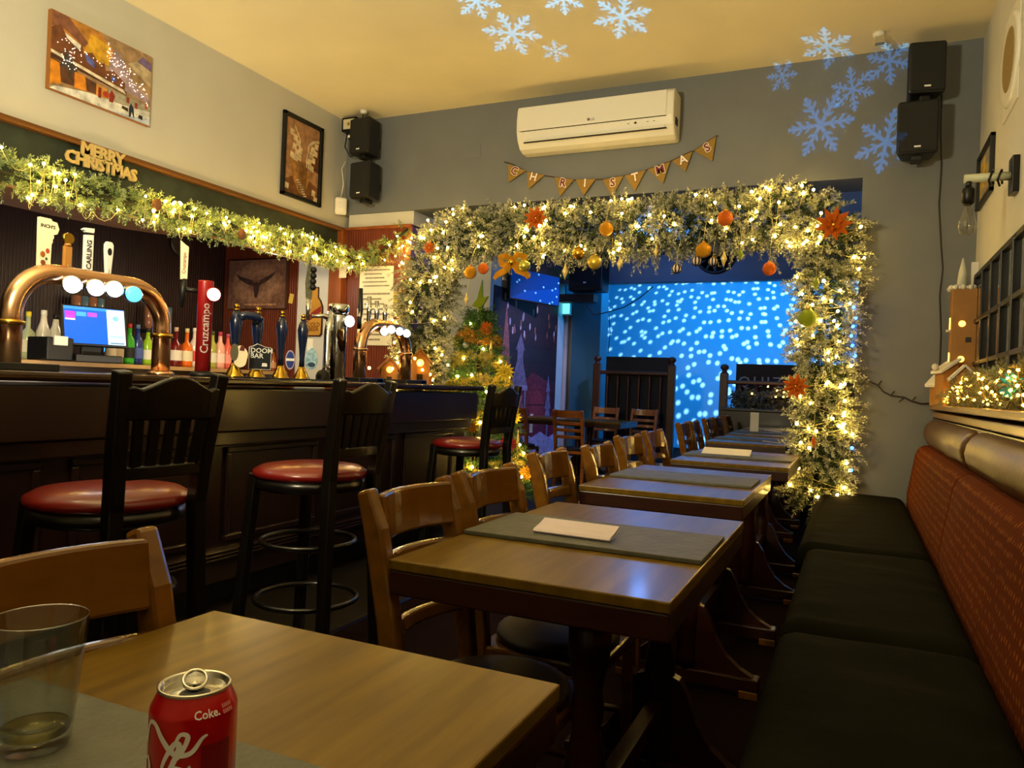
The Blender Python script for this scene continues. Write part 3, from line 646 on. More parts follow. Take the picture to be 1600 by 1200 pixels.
# hand pumps
m_pump = mat('dark_blue_handle', (18, 30, 62), .22, coat=.5)
PUMPS = [(366, 'ornate white oval'), (400, 'black shield'), (438, 'blue oval'), (471, 'pale blue egg shaped')]
for i, (px, clip) in enumerate(PUMPS):
    y = on('x', px, 580, XT).y
    t = thing('hand_pump', 'dark blue beer pump handle with a %s badge' % clip, 'beer pump', (XT, y, ZB), -.62, 'hand pumps on the bar')
    MB().lathe([(.05, 0), (.05, .008), (.042, .02), (.03, .045), (.022, .06), (.018, .075)], 18).build('pump_base', m_brass, t)
    MB().lathe([(.016, .075), (.014, .12), (.018, .17), (.028, .25), (.031, .285), (.024, .32), (.013, .345)], 16).build('handle', m_pump, t)
    MB().lathe([(.014, .345), (.016, .35), (.014, .355)], 14).ball((0, 0, .367), .014).build('finial', m_brass, t)
    if i == 0:
        MB().tube([(0, 0, .31), (.0, .05, .325), (0, .1, .32), (0, .125, .30)], [.026, .022, .022, .02], 12).build('swan_neck', m_pump, t)
    if clip == 'black shield':
        poly = [(a*1.3, d*1.12) for a, d in ((-.044, -.06), (.044, -.06), (.044, .045), (.02, .048), (-.012, .062), (-.03, .05), (-.044, .045))]
        b = MB().prism(poly, .0, .006, 'yz').build('pump_clip', m_whitee, t, (.034, .01, .115), bevel=.001); tag(b, 'black shield badge with white letters')
        MB().prism([(a*.95, d*.96) for a, d in poly], .0062, .0072, 'yz').build('shield_face', mat('navy_ink', (22, 26, 40), .4), b)
        lettering('DOOM\nBAR', .036, m_whitee, b, (.0076, -.05, .018), (PI/2, 0, PI/2), off=.0004, align='LEFT')
        MB().prism([(.01, -.05), (.036, -.05), (.038, -.042), (.034, -.032), (.012, -.032)], .0072, .008, 'yz').build('small_badge', m_whitee, b)
    elif clip == 'ornate white oval':
        b = MB().prism([(.036*math.cos(a)*(1+.08*math.sin(5*a)), .056*math.sin(a)) for a in np.linspace(0, 2*PI, 24, endpoint=False)], 0, .006, 'yz').build('pump_clip', m_cream, t, (.034, .02, .11)); tag(b, 'cream oval badge')
        MB().prism([(-.03+.02*math.cos(a), .02+.045*math.sin(a)) for a in np.linspace(0, 2*PI, 12, endpoint=False)], .006, .008, 'yz').build('figure_print', mat('grey_ink', (90, 84, 66), .5), b)
        MB().prism([(-.006, .03), (.018, .028), (.02, .052), (.0, .055)], .006, .0075, 'yz').build('maroon_patch', mat('maroon_ink', (96, 26, 40), .5), b)
    elif clip == 'blue oval':
        b = MB().prism([(.026*math.cos(a), .054*math.sin(a)) for a in np.linspace(0, 2*PI, 24, endpoint=False)], 0, .006, 'yz').build('pump_clip', mat('lilac_ink', (170, 160, 200), .4), t, (.02, .045, .11)); tag(b, 'blue oval badge with lilac rim')
        MB().prism([(.021*math.cos(a), .046*math.sin(a)) for a in np.linspace(0, 2*PI, 24, endpoint=False)], .006, .007, 'yz').build('oval_face', mat('royal_blue_ink', (44, 60, 140), .4), b)
        MB().prism([(-.023, -.006), (.023, -.006), (.023, .008), (-.023, .008)], .007, .008, 'yz').build('name_band', m_whitee, b)
    else:
        b = MB().prism([((.036-.006*math.sin(a))*math.cos(a), .062*math.sin(a)) for a in np.linspace(0, 2*PI, 26, endpoint=False)], 0, .012, 'yz').build('pump_clip', mat('sky_blue_ink', (96, 150, 190), .35, rgb2=(190, 220, 235), nscale=60), t, (.03, .045, .125), bevel=.003); tag(b, 'pale blue egg shaped badge')
        MB().prism([(.022*math.cos(a), -.035+.014*math.sin(a)) for a in np.linspace(0, 2*PI, 16, endpoint=False)], .012, .0128, 'yz').build('crest_print', mat('slate_ink', (50, 70, 100), .4), b)
        tg = MB().prism([(-.016, 0), (.016, 0), (.016, .07), (-.016, .07)], .0, .002, 'yz').build('price_tag', m_paper, t, (.03, .035, .17))
# bar mats below the pumps
for k, (y0, y1, lab) in enumerate(((2.85, 3.15, 'black bar runner below the white oval and black shield pumps'), (3.2, 3.55, 'black bar runner below the blue badge pumps'))):
    o = MB().box((-.1, -(y1-y0)/2, 0), (.1, (y1-y0)/2, .008)).build('bar_runner', m_blk, loc=(-2.74, (y0+y1)/2, ZB), bevel=.002); tag(o, lab, 'bar mat')
# chrome column
t = thing('tap_column', 'shiny chrome beer column with one round lit lens', 'beer tap', (XT, 3.76, ZB), -.62)
MB().lathe([(.052, 0), (.052, .40), (.05, .41)], 24).build('column', m_chrome, t)
MB().tube([(.03, -.07, .0), (.02, -.07, .1), (.01, -.066, .3), (.0, -.04, .42)], [.03, .026, .024, .03], 12).build('spout_pipe', m_chrome, t)
MB().lathe([(.05, .40), (.06, .43), (.062, .47), (.05, .475)], 20).build('column_cap', m_chrome, t)
MB().tube([(.0, -.03, .38), (0, -.1, .395), (0, -.17, .385)], [.03, .014, .01], 12).build('tap_arm', m_chrome, t)
MB().tube([(0, -.19, .36), (0, -.19, .49)], [.012, .016], 12).build('tap_body', m_chrome, t)
h = MB().prism([(-.016, 0), (.018, 0), (.02, .11), (.012, .19), (0, .25), (-.012, .2), (-.022, .1)], -.008, .008, 'yz').build('tap_handle', mat('mottled_grey', (96, 96, 76), .4, noise=.6, nscale=70), t, (0, -.19, .49)); tag(h, 'mottled grey leaf handle with dark berries')
for k in range(4): MB().ball((.012, .02, .07+.035*k), .02, 10).build('berry', m_ink, h)
T = Matrix.Translation((.05, .05, .37))@RZ(.35)@RY(PI/2)
h = MB().lathe([(.02, -.06), (.03, -.02), (.038, -.006), (.038, .004)], 18, T=T).build('lens_housing', m_chrome, t)
MB().lathe([(.036, 0), (.034, .008), (.02, .014), (.005, .015)], 18, T=T).build('lens', m_lens, h)
MB().ball((.04, -.1, .02), .05, 12, (1, .8, 1)).build('foot', m_blk, t)
# small copper arch
t = thing('tap_arch', 'small copper beer arch on black trays at the far end of the bar', 'beer tap', (XT, 4.26, ZB))
MB().tube(arch_pts(-.27, .27, .38, .16), .042, 18).build('arch_pipe', m_copper, t)
for y in (-.27, .27):
    MB().lathe([(.045, .2), (.052, .205), (.052, .215), (.045, .22)], 18, (0, y, 0)).build('collar', m_copper, t)
    tray(t, y, 0, .26, .2)
    MB().box((-.1, .065, 0), (.1, .135, .029)).build('tray_end', m_bluee, t, (0, y, 0))
for px, py in ((600, 518), (611, 515), (624, 518), (635, 521)):
    p = on('x', px, py, XT+.06); lens(t, p.y-4.26, p.z-ZB, .027, m_lens, x=.06, yaw=-.6)
for px, z1, mt, lab in ((562, .60, m_blk, 'black stout handle'), (576, .56, m_chrome, 'curved chrome handle'), (588, .54, m_chrome, 'flat chrome handle'), (601, .53, m_chrome, 'thin chrome handle')):
    y = on('x', px, 495, XT).y-4.26
    h = MB().tube([(0, y, .34), (0, y, .40), (.004, y, .46), (0, y, z1)], [.014, .012, .017, .014], 10).build('tap_handle', mt, t); tag(h, lab)
h = MB().box((-.012, -.014, 0), (.012, .014, .05)).build('cream_band', m_cream, t, (0, on('x', 562, 495, XT).y-4.26, .42))

# ---------------------------------------------------------------- back bar: bottles, till, small things
def bottle(px, label, body, liquid=None, cap=(30, 30, 30), labelc=None, h=.30, r=.038, shape='round', X=-4.88, glass=True):
    p = on('x', px, 560, X); t = thing('bottle', label, 'bottle', (X, p.y, 1.17), 0, 'bottles on the back counter')
    if shape == 'round': prof = [(r*.9, 0), (r, .008), (r, h*.56), (r*.85, h*.64), (r*.42, h*.74), (r*.36, h*.92)]
    elif shape == 'squat': prof = [(r*1.15, 0), (r*1.25, .01), (r*1.25, h*.45), (r*1.0, h*.58), (r*.4, h*.66), (r*.36, h*.9)]
    else: prof = [(r*.85, 0), (r*.95, .01), (r*1.05, h*.5), (r*.95, h*.58), (r*.5, h*.76), (r*.36, h*.93)]
    key = 'bottle_%d_%d_%d' % body
    MB().lathe(prof, 18).build('glass_body', mat(key, body, .12, coat=.5) , t)
    MB().lathe([(r*.42, h*.9), (r*.42, h), (r*.36, h*1.005)], 14).build('cap', mat('cap_%d_%d_%d' % cap, cap, .4), t)
    if labelc: MB().lathe([(r*(1.27 if shape == 'squat' else 1.06), h*.16), (r*(1.27 if shape == 'squat' else 1.06), h*.42)], 18, cap=False).build('paper_label', mat('label_%d_%d_%d' % labelc, labelc, .6), t)
    return t
bottle(42, 'clear bottle with white label and yellow cap beside the copper arch', (176, 186, 150), cap=(214, 190, 40), labelc=(228, 220, 196), shape='squat', h=.31)
b1 = bottle(66, 'white coconut rum bottle with orange neck', (236, 230, 220), cap=(238, 236, 228), labelc=(206, 190, 214), shape='flask', h=.33, r=.044)
MB().lathe([(.025, .235), (.035, .205), (.036, .2)], 16, cap=False).build('orange_neck', mat('orange_print', (226, 92, 40), .5), b1)
b2 = bottle(85, 'white coconut rum bottle with black cap', (238, 234, 226), cap=(26, 26, 26), labelc=(222, 206, 200), shape='flask', h=.31, r=.044)
for b in (b1, b2):
    MB().prism([(.022*math.cos(a), .085+.026*math.sin(a)) for a in np.linspace(0, 2*PI, 14, endpoint=False)], .05, .051, 'yz').build('palm_print', mat('palm_ink', (190, 150, 60), .5), b)
    lettering('MALIBU', .02, mat('purple_ink', (70, 50, 110), .5), b, (.048, 0, .135), (PI/2, 0, PI/2), off=.0003)
bottle(99, 'dark bottle with yellow label beside the till', (36, 40, 30), cap=(210, 190, 60), labelc=(206, 190, 50), h=.24)
bottle(172, 'pale bottle with cream label behind the till', (190, 170, 140), cap=(200, 170, 130), labelc=(220, 205, 170), h=.33)
bottle(184, 'slim grey bottle behind the till', (120, 120, 110), cap=(180, 150, 120), labelc=(190, 170, 130), h=.32)
bottle(201, 'bright green bottle with red cap', (64, 180, 50), cap=(190, 50, 40), labelc=(30, 34, 24), h=.30)
bottle(214, 'blue bottle with silver blue label', (30, 50, 120), cap=(90, 110, 150), labelc=(70, 90, 160), h=.30)
bottle(230, 'lime green bottle with cream label', (150, 190, 40), cap=(30, 30, 30), labelc=(222, 220, 200), h=.28)
bottle(241, 'pink capped bottle beside the copper pipe', (130, 60, 70), cap=(206, 40, 110), labelc=(200, 180, 160), h=.27)
bottle(274, 'dark red bottle with white label right of the copper arch', (110, 24, 24), cap=(206, 170, 150), labelc=(226, 216, 200), h=.31, shape='squat')
bottle(291, 'round orange liqueur bottle', (226, 104, 20), cap=(220, 205, 150), labelc=(228, 216, 180), h=.31, shape='squat')
bottle(303, 'white bottle beside the red beer column', (226, 214, 200), cap=(226, 226, 220), labelc=(206, 60, 60), h=.32)
bottle(331, 'yellow green bottle right of the red beer column', (170, 170, 70), cap=(60, 80, 40), labelc=(226, 220, 200), h=.31)
bottle(343, 'pale pink gin bottle', (246, 176, 160), cap=(190, 60, 90), labelc=(250, 214, 200), h=.31, r=.042)
bottle(355, 'coral pink bottle beside the pumps', (226, 96, 80), cap=(190, 70, 100), labelc=(240, 150, 140), h=.30)
bottle(427, 'small amber bottle between the pumps', (150, 80, 40), cap=(40, 30, 30), labelc=(206, 150, 110), h=.20, r=.028)
# optics hanging on the back wall
for k, px in enumerate((118, 130, 143, 155, 232, 262)):
    p = on('x', px, 505, -5.46)
    t = thing('spirit_bottle', 'upturned spirit bottle on the bar wall, %s' % ('behind the till, first', 'behind the till, second', 'behind the till, third', 'behind the till, fourth', 'behind the copper pipe', 'right of the copper arch')[k], 'bottle', (-5.46, p.y, 1.42), 0, 'upturned spirit bottles on the bar wall')
    MB().lathe([(.012, .0), (.014, .05), (.034, .1), (.036, .26), (.03, .27)], 14).build('glass_body', mat('bottle_90_110_110', (90, 110, 110), .12, coat=.5) if k % 2 else mat('bottle_160_100_60', (160, 100, 60), .12, coat=.5), t)
    MB().lathe([(.02, -.05), (.022, -.01), (.014, .0)], 12).build('measure', m_chrome, t)
    MB().box((-.08, -.01, .03), (-.0, .01, .06)).build('clamp', m_blk, t)
# till
p = on('x', 146, 512, -4.66)
t = thing('till', 'black touch-screen till with blue display behind the bar', 'till', (-4.66, p.y, 1.17), PI/2-.35)
MB().box((-.13, -.12, 0), (.15, .14, .05)).build('base', m_blk, t, bevel=.006)
MB().bar([(0, .04, .05), (0, .05, .2)], .12, .05, up=(0, 1, 0)).build('stand', m_blk, t, bevel=.004)
T = Matrix.Translation((0, -.02, .24))@RX(-.30)
s = MB().box((-.2, -.015, -.14), (.2, .02, .14), T).build('screen_housing', m_blk, t, bevel=.006)
sc = picture(s, .37, .255, [((10, 84, 210), rect(0, 0, 1, 1)), ((40, 130, 230), rect(0, .92, .7, 1)), ((176, 50, 190), rect(.02, .74, .18, .86)), ((60, 150, 230), rect(.2, .74, .36, .86)), ((150, 70, 200), rect(.38, .74, .54, .86)), ((170, 60, 190), rect(.02, .67, .18, .735)), ((220, 190, 235), rect(.02, .62, .18, .665)), ((170, 215, 235), rect(.7, 0, 1, .98)), ((110, 170, 210), disc(.85, .74, .05, .07)), ((60, 90, 130), rect(.74, .03, .97, .06)), ((140, 190, 215), rect(.74, .2, .97, .26))], y=-.0165, name='screen_display', emit=mat('lit_screen', (255, 255, 255), .3, emit=1.1, attr=True))
sc.matrix_local = T
t2 = thing('receipt_printer', 'black receipt printer beside the till', 'printer', (-4.72, p.y-.25, 1.17), PI/2)
MB().box((-.09, -.1, 0), (.09, .1, .15)).build('body', m_blk, t2, bevel=.01)
MB().box((-.05, -.11, .1), (.04, -.02, .158)).build('paper_slip', m_paper, t2)
# clock, bird canvas, notes on the bar wall
p = on('x', 282, 381, -5.54); t = thing('wall_clock', 'small round clock on the dark wall behind the bar', 'clock', (-5.545, p.y, p.z), PI/2)
Tf = RX(PI/2)
MB().lathe([(.11, 0), (.115, .02), (.1, .025)], 28, T=Tf).build('rim', mat('clock_rim', (60, 46, 34), .4), t)
MB().lathe([(.1, .02), (.098, .0215)], 28, T=Tf).build('dial', mat('clock_dial', (150, 130, 100), .5), t)
MB().bar([(0, -.024, 0), (.045, -.024, .05)], .008, .003, up=(0, 1, 0)).build('hour_hand', m_ink, t)
MB().bar([(0, -.025, 0), (-.035, -.025, -.06)], .006, .003, up=(0, 1, 0)).build('minute_hand', m_ink, t)
a, b = on('y', 360, 408, 5.38), on('y', 446, 482, 5.38)
t = thing('canvas_print', 'brown canvas print of a bird with raised wings behind the bar', 'picture', ((a.x+b.x)/2+.0, 5.37, (a.z+b.z)/2))
w_, h_ = (b.x-a.x), (a.z-b.z)
MB().box((-w_/2, -.0, -h_/2), (w_/2, .03, h_/2)).build('canvas', mat('canvas_edge', (70, 44, 36), .6), t)
sh = []
for k in range(9):
    f = k/8; sh.append(((int(118+40*math.sin(f*PI)), int(82+34*math.sin(f*PI)), int(66+24*math.sin(f*PI))), disc(.5, .5, .5*(1-f*.8), .5*(1-f*.8), 20) if k else rect(0, 0, 1, 1)))
sh.append(((190, 140, 100), rect(.3, .06, .85, .1)))
dkb = (66, 44, 40)
sh += [(dkb, [(.12, .73), (.2, .60), (.34, .50), (.46, .46), (.46, .52), (.42, .58), (.34, .62), (.22, .66)]), (dkb, [(.86, .78), (.76, .62), (.64, .52), (.54, .46), (.53, .52), (.57, .58), (.66, .64), (.78, .72)]), (dkb, [(.44, .52), (.56, .52), (.55, .38), (.515, .22), (.48, .22), (.45, .38)]), ((56, 36, 34), disc(.5, .5, .03, .05))]
picture(t, w_*.995, h_*.995, sh)
# note, bottle sign, papers
def note(px0, py0, px1, py1, Y, label, rgb=(238, 232, 214), text=None, cat='notice', lines=0, tilt=0):
    a, b = on('y', px0, py0, Y), on('y', px1, py1, Y); w, h = abs(b.x-a.x), abs(a.z-b.z)
    t = thing('paper_notice', label, cat, ((a.x+b.x)/2, Y, (a.z+b.z)/2))
    MB().box((-w/2, -.002, -h/2), (w/2, 0, h/2)).build('sheet', mat('paper_%d_%d_%d' % rgb, rgb, .6), t)
    if lines: picture(t, w*.86, h*.9, [((150, 142, 126), rect(.02+.05*(k % 3), 1-(k+.6)/lines, .96-.09*((k*7) % 4), 1-(k+.25)/lines)) for k in range(lines)], y=-.0023, name='handwriting')
    t.rotation_euler = (0, tilt, 0); return t
note(452, 459, 458, 474, 5.41, 'small yellow paper slip on the bead board', (230, 196, 90), tilt=.2)
note(563, 417, 613, 478, 5.405, 'upper white handwritten sheet on the wood panel', lines=9)
note(561, 452, 612, 540, 5.40, 'lower white handwritten sheet in a pale frame on the wood panel', lines=10)
note(612, 455, 627, 470, 5.405, 'upper yellow note beside the handwritten sheets', (226, 196, 40), lines=3)
note(612, 470, 626, 485, 5.405, 'lower yellow note beside the handwritten sheets', (226, 196, 40), lines=3)
note(531, 404, 541, 434, 5.335, 'narrow white card pinned to the wood post', (226, 216, 190))
a, b = on('y', 481, 449, 5.42), on('y', 503, 526, 5.42)
t = thing('bottle_sign', 'bottle-shaped wall sign in yellow and red behind the pumps', 'sign', ((a.x+b.x)/2, 5.425, b.z)); W2 = (b.x-a.x)/2; H2 = a.z-b.z
poly = [(-W2, .02), (-W2+.02, 0), (W2-.02, 0), (W2, .02), (W2, H2*.6), (W2*.75, H2*.72), (W2*.4, H2*.8), (W2*.4, H2), (-W2*.4, H2), (-W2*.4, H2*.8), (-W2*.75, H2*.72), (-W2, H2*.6)]
MB().prism(poly, -.012, 0).build('board', mat('dark_sign_edge', (60, 30, 20), .5), t)
MB().prism([(x*.88, .012+z*.95) for x, z in poly], -.014, -.012).build('sign_face', mat('sign_yellow', (206, 150, 60), .5, noise=.2), t)
MB().prism([(-W2*.85, H2*.28), (W2*.85, H2*.5), (W2*.85, H2*.62), (-W2*.85, H2*.42)], -.016, -.014).build('red_band', mat('sign_red', (150, 50, 40), .5), t)
lettering('COLD\nBEER', .052, mat('sign_ink', (110, 60, 30), .5), t, (0, -.0165, H2*.19), off=.0005)
# ---------------------------------------------------------------- left wall pictures
t = thing('canvas_print', 'lit canvas of a snowy village street high on the left wall', 'picture', (XL, 3.025, 2.895), PI/2)
w_, h_ = .655, .44
MB().box((-w_/2, -.03, -h_/2), (w_/2, 0, h_/2)).build('canvas', mat('canvas_side', (150, 96, 40), .6), t)
sh = [((150, 122, 92), rect(0, 0, 1, 1)), ((176, 120, 50), [(0, .62), (.5, .55), (.62, .8), (.45, 1), (0, 1)]), ((196, 150, 40), [(.3, .62), (.55, .6), (.56, .86), (.36, .92)]), ((122, 78, 60), [(0, .8), (.12, .82), (.3, .7), (.34, .78), (.15, 1), (0, 1)]),
      ((150, 130, 140), [(.54, .5), (.6, .86), (.66, .84), (.8, .5), (1, .4), (1, .3), (.6, .38)]), ((176, 160, 130), [(.74, .75), (1, .55), (1, .8), (.85, .85)]), ((104, 88, 130), [(.84, .84), (1, .78), (1, .9), (.9, .94)]),
      ((206, 206, 200), [(.12, .78), (.2, .74), (.28, .7), (.26, .62), (.14, .7)]), ((104, 60, 34), [(0, .78), (.08, .86), (.14, .72), (.26, .63), (.28, .76), (.3, .62), (.38, .68), (.46, .55), (.5, .62), (.52, .52), (.6, .56), (.72, .46), (.72, .36), (0, .46)]),
      ((84, 96, 180), [(.31, .63), (.4, .57), (.41, .48), (.33, .53)]), ((60, 90, 190), disc(.6, .45, .025, .03)),
      ((70, 40, 26), [(0, .46), (.74, .35), (.74, .30), (0, .4)]), ((214, 204, 184), [(0, .5), (.7, .36), (.74, .31), (.68, .32), (0, .46)]), ((86, 52, 34), [(0, .4), (.55, .26), (.55, .16), (0, .12)]), ((206, 130, 30), [(0, .38), (.08, .36), (.1, .1), (0, .06)]), ((200, 124, 36), [(.22, .34), (.32, .32), (.34, .14), (.22, .12)]), ((196, 136, 56), [(.43, .3), (.54, .27), (.54, .14), (.43, .13)]),
      ((150, 146, 130), [(.55, .3), (.78, .28), (1, .28), (1, .2), (.55, .14)]), ((206, 206, 200), [(.04, .05), (.35, .13), (.7, .15), (1, .2), (1, 0), (0, 0)]), ((170, 180, 200), [(.5, 0), (1, 0), (1, .1), (.8, .04)]),
      ((60, 56, 54), [(.14, .58), (.2, .44), (.25, .34), (.2, .32), (.18, .2), (.16, .32), (.09, .33)]), ((120, 30, 24), rect(.45, .12, .48, .26)), ((130, 40, 26), [(.56, .12), (.6, .12), (.62, .22), (.585, .3), (.56, .22)]), ((176, 60, 40), disc(.53, .2, .035, .04)), ((30, 36, 60), [(.77, .02), (.79, .02), (.8, .1), (.82, .03), (.83, .03), (.82, .16), (.79, .22), (.77, .15)]),
      ((60, 50, 30), [(.69, .1), (.76, .08), (.76, .13), (.7, .14)]), ((30, 28, 26), [(.87, .05), (.92, .04), (.92, .1), (.88, .1)]), ((140, 60, 40), rect(.74, .2, .77, .28)), ((140, 50, 40), rect(.83, .17, .86, .25)), ((150, 70, 50), rect(.94, .22, .97, .29))]
picture(t, w_*.99, h_*.99, sh, y=-.0305)
V = MB()
for i in range(150):
    if i < 85: u = random.uniform(.52, .97); v = .8-(u-.52)*.95+random.uniform(-.12, .12)
    elif i < 125: u = random.uniform(.04, .7); v = .66-.36*u+random.uniform(-.08, .1)
    else: u = .17+random.uniform(-.07, .07); v = .42+random.uniform(-.09, .1)
    V.cbox(((u-.5)*w_, -.036, (v-.5)*h_), (.0035, .001, .0035))
o = V.build('tiny_lights', mat('canvas_leds', (255, 240, 220), .5, emit=5, emit_rgb=(255, 236, 210)), t); o['kind'] = 'stuff'
a = (XL, 4.81, 2.885)
t = thing('framed_picture', 'black framed sepia picture of a winged figure beside the floodlight', 'picture', a, PI/2)
w_, h_ = .475, .66
fr = MB()
for lo, hi in (((-w_/2, -h_/2), (-w_/2+.03, h_/2)), ((w_/2-.03, -h_/2), (w_/2, h_/2)), ((-w_/2, h_/2-.03), (w_/2, h_/2)), ((-w_/2, -h_/2), (w_/2, -h_/2+.03))): fr.box((lo[0], -.03, lo[1]), (hi[0], -.004, hi[1]))
fr.build('frame', m_blk, t, bevel=.003)
sh = [((158, 118, 84), rect(0, 0, 1, 1)), ((112, 72, 40), [(0, 0), (1, 0), (1, .2), (.6, .3), (.4, .3), (0, .16)]), ((92, 56, 32), [(.75, .45), (1, .4), (1, .8), (.9, .75)]), ((156, 112, 60), [(.15, .46), (.3, .2), (.45, .05), (.6, .05), (.75, .3), (.9, .42), (.7, .36), (.55, .5), (.4, .52)])]
for (u, v) in ((.2, .82), (.3, .76), (.38, .7), (.28, .64), (.36, .58), (.22, .52), (.32, .5), (.45, .62), (.42, .52), (.9, .76), (.8, .7), (.88, .66), (.76, .62), (.82, .56), (.72, .52), (.66, .46), (.78, .44), (.1, .1), (.86, .12), (.92, .04)):
    sh.append(((204, 184, 150), [(u-.06, v-.035), (u+.05, v-.045), (u+.065, v+.03), (u-.04, v+.045)]))
sh += [((206, 186, 150), [(.26, .93), (.3, .9), (.44, .76), (.46, .55), (.43, .55), (.41, .75), (.27, .9)]), ((206, 186, 150), [(.64, .5), (.7, .72), (.85, .8), (.98, .82), (.98, .85), (.82, .83), (.66, .74), (.61, .5)])]
for k in range(8): sh.append(((214, 200, 176), [(.36+.03*k, .22-.026*k), (.44+.03*k, .235-.026*k), (.45+.03*k, .22-.026*k), (.36+.03*k, .205-.026*k)]))
for k in range(6): sh.append(((70, 42, 24), [(.4+.05*k, .48), (.415+.05*k, .48), (.45+.03*k, .08), (.44+.03*k, .08)]))
picture(t, w_-.05, h_-.05, sh, y=-.008)
# lettered wooden sign on the fascia
t = thing('wooden_sign', 'pale cut-out MERRY CHRISTMAS lettering propped on the fascia', 'sign', (XL+.02, 3.04, 2.295), PI/2)
m_sign = mat('pale_cut_wood', (196, 172, 110), .5)
lettering('MERRY', .098, m_sign, t, (.0, -.012, .108), ext=.006, off=.004, space=.9)
lettering('CHRISTMAS', .098, m_sign, t, (0, -.012, .038), ext=.006, off=.004, space=.88)
MB().box((-.13, -.016, .066), (.13, -.006, .08)).build('joining_bar', m_sign, t)

# ---------------------------------------------------------------- back wall fittings
def speaker(x, z, label, rz=0, w=.22, h=.31, Y=YB):
    t = thing('wall_speaker', label, 'speaker', (x, Y, z), rz, 'black wall speakers')
    d = .2
    MB().prism([(-w/2, -.24), (w/2, -.24), (w*.36, -.06), (-w*.36, -.06)], -h/2, h/2, 'xy').build('cabinet', m_blk, t, bevel=.02)
    MB().box((-w/2+.012, -.25, -h/2+.014), (w/2-.012, -.238, h/2-.014)).build('grille', mat('speaker_grille', (22, 24, 24), .7, bump=.4, bscale=400), t, bevel=.012)
    MB().bar([(0, 0, -.02), (0, -.08, -.02)], .05, .06).build('bracket', m_blk, t)
    MB().box((-.03, -.2, -h/2-.03), (.03, -.1, -h/2+.002)).build('bracket_arm', m_blk, t, bevel=.006)
    MB().box((-.018, -.2515, -h/2+.035), (.018, -.25, -h/2+.045)).build('badge', m_whitee, t)
    return t
speaker(-3.82, 3.17, 'upper black speaker in the left corner', -.12)
speaker(-3.80, 2.80, 'lower black speaker in the left corner', -.12)
speaker(.30, 3.16, 'upper black speaker on the right of the grey wall', .15, .215, .32)
speaker(.295, 2.80, 'lower black speaker on the right of the grey wall', .0, .235, .33)
# floodlight with sensor
t = thing('floodlight', 'black floodlight with motion sensor in the ceiling corner', 'floodlight', (-4.02, 5.3, 3.31))
MB().box((-.075, -.06, -.06), (.075, .0, .06)).build('housing', m_blk2, t, bevel=.006)
MB().box((-.055, -.062, -.042), (.055, -.0585, .042)).build('reflector', mat('lamp_glass', (235, 225, 190), .25, metal=.4), t)
MB().box((-.012, -.064, -.012), (.012, -.062, .012)).build('led_chip', m_brass, t)
MB().tube([(-.05, .02, .0), (-.05, .06, .07), (.05, .06, .07), (.05, .02, 0)], .006, 6).build('bracket', m_blk2, t)
MB().ball((.02, -.03, -.11), .035, 12, (1, 1, 1.1)).build('motion_sensor', m_blk2, t)
MB().box((.0, -.068, -.12), (.04, -.06, -.1)).build('sensor_window', m_plast, t)
MB().tube([(-.04, -.02, -.06), (-.06, -.02, -.18), (-.02, -.0, -.26), (.1, .02, -.25)], .006, 6).build('cable', m_blk, t)
t = thing('wall_sensor', 'white alarm sensor low in the left corner of the grey wall', 'sensor', (-4.12, 5.3, 2.62), .8)
MB().box((-.05, -.05, -.075), (.05, .0, .075)).build('body', m_plast, t, bevel=.018); MB().box((-.028, -.053, -.02), (.028, -.048, .03)).build('window', m_white, t, bevel=.004)
MB().tube([(0, 0, .07), (.02, 0, .2), (.0, 0, .33), (.03, 0, .4)], .004, 6).build('cable', m_plast, t)
p = on('y', 741, 236, YB); t = tag(MB().box((-.06, -.004, -.055), (.06, 0, .055)).build('blank_plate', m_grey, loc=(p.x, YB, p.z), bevel=.002), 'grey blanking plate on the grey wall', 'wall plate')
# air conditioner
t = thing('air_conditioner', 'long white split air conditioner on the grey wall', 'air conditioner', (-1.81, YB, 3.085))
prof = [(0, .168), (-.17, .168), (-.215, .14), (-.225, .05), (-.222, -.03), (-.20, -.09), (-.15, -.15), (-.1, -.168), (0, -.168)]
MB().prism([(y, z) for y, z in prof], -.60, .60, 'yz').build('casing', m_plast, t, bevel=.014)
MB().box((-.585, -.232, -.035), (.55, -.215, .145)).build('front_panel', m_plast, t, bevel=.008)
MB().box((-.56, -.228, -.038), (.55, -.222, -.034)).build('panel_gap', m_ink, t)
MB().box((-.53, -.012, -.01), (.54, .0, .042)).build('louvre', m_plast, t, (0, -.195, -.105), (-.42, 0, 0), bevel=.004)
MB().box((-.54, -.008, -.016), (.55, .0, -.011)).build('louvre_gap', m_ink, t, (0, -.195, -.105), (-.42, 0, 0))
MB().box((.6, -.16, -.08), (.606, -.1, -.03)).build('side_clip', m_blk, t)
lettering('LG', .026, mat('logo_grey', (110, 110, 112), .5), t, (.012, -.2325, -.006), off=.0004)
MB().lathe([(.011, 0), (.011, .001)], 18, T=Matrix.Translation((-.018, -.232, -.004))@RX(PI/2)).build('logo_roundel', mat('logo_red', (130, 90, 92), .5), t)
MB().lathe([(.008, 0), (.008, .001)], 12, T=Matrix.Translation((.33, -.218, -.062))@RX(PI/2)).build('status_lamp', m_ink, t)
for k in range(4): MB().box((.27+.045*k+(.05 if k > 1 else 0), -.219, -.064), (.285+.045*k+(.05 if k > 1 else 0), -.2165, -.061)).build('indicator_mark', m_ink, t)
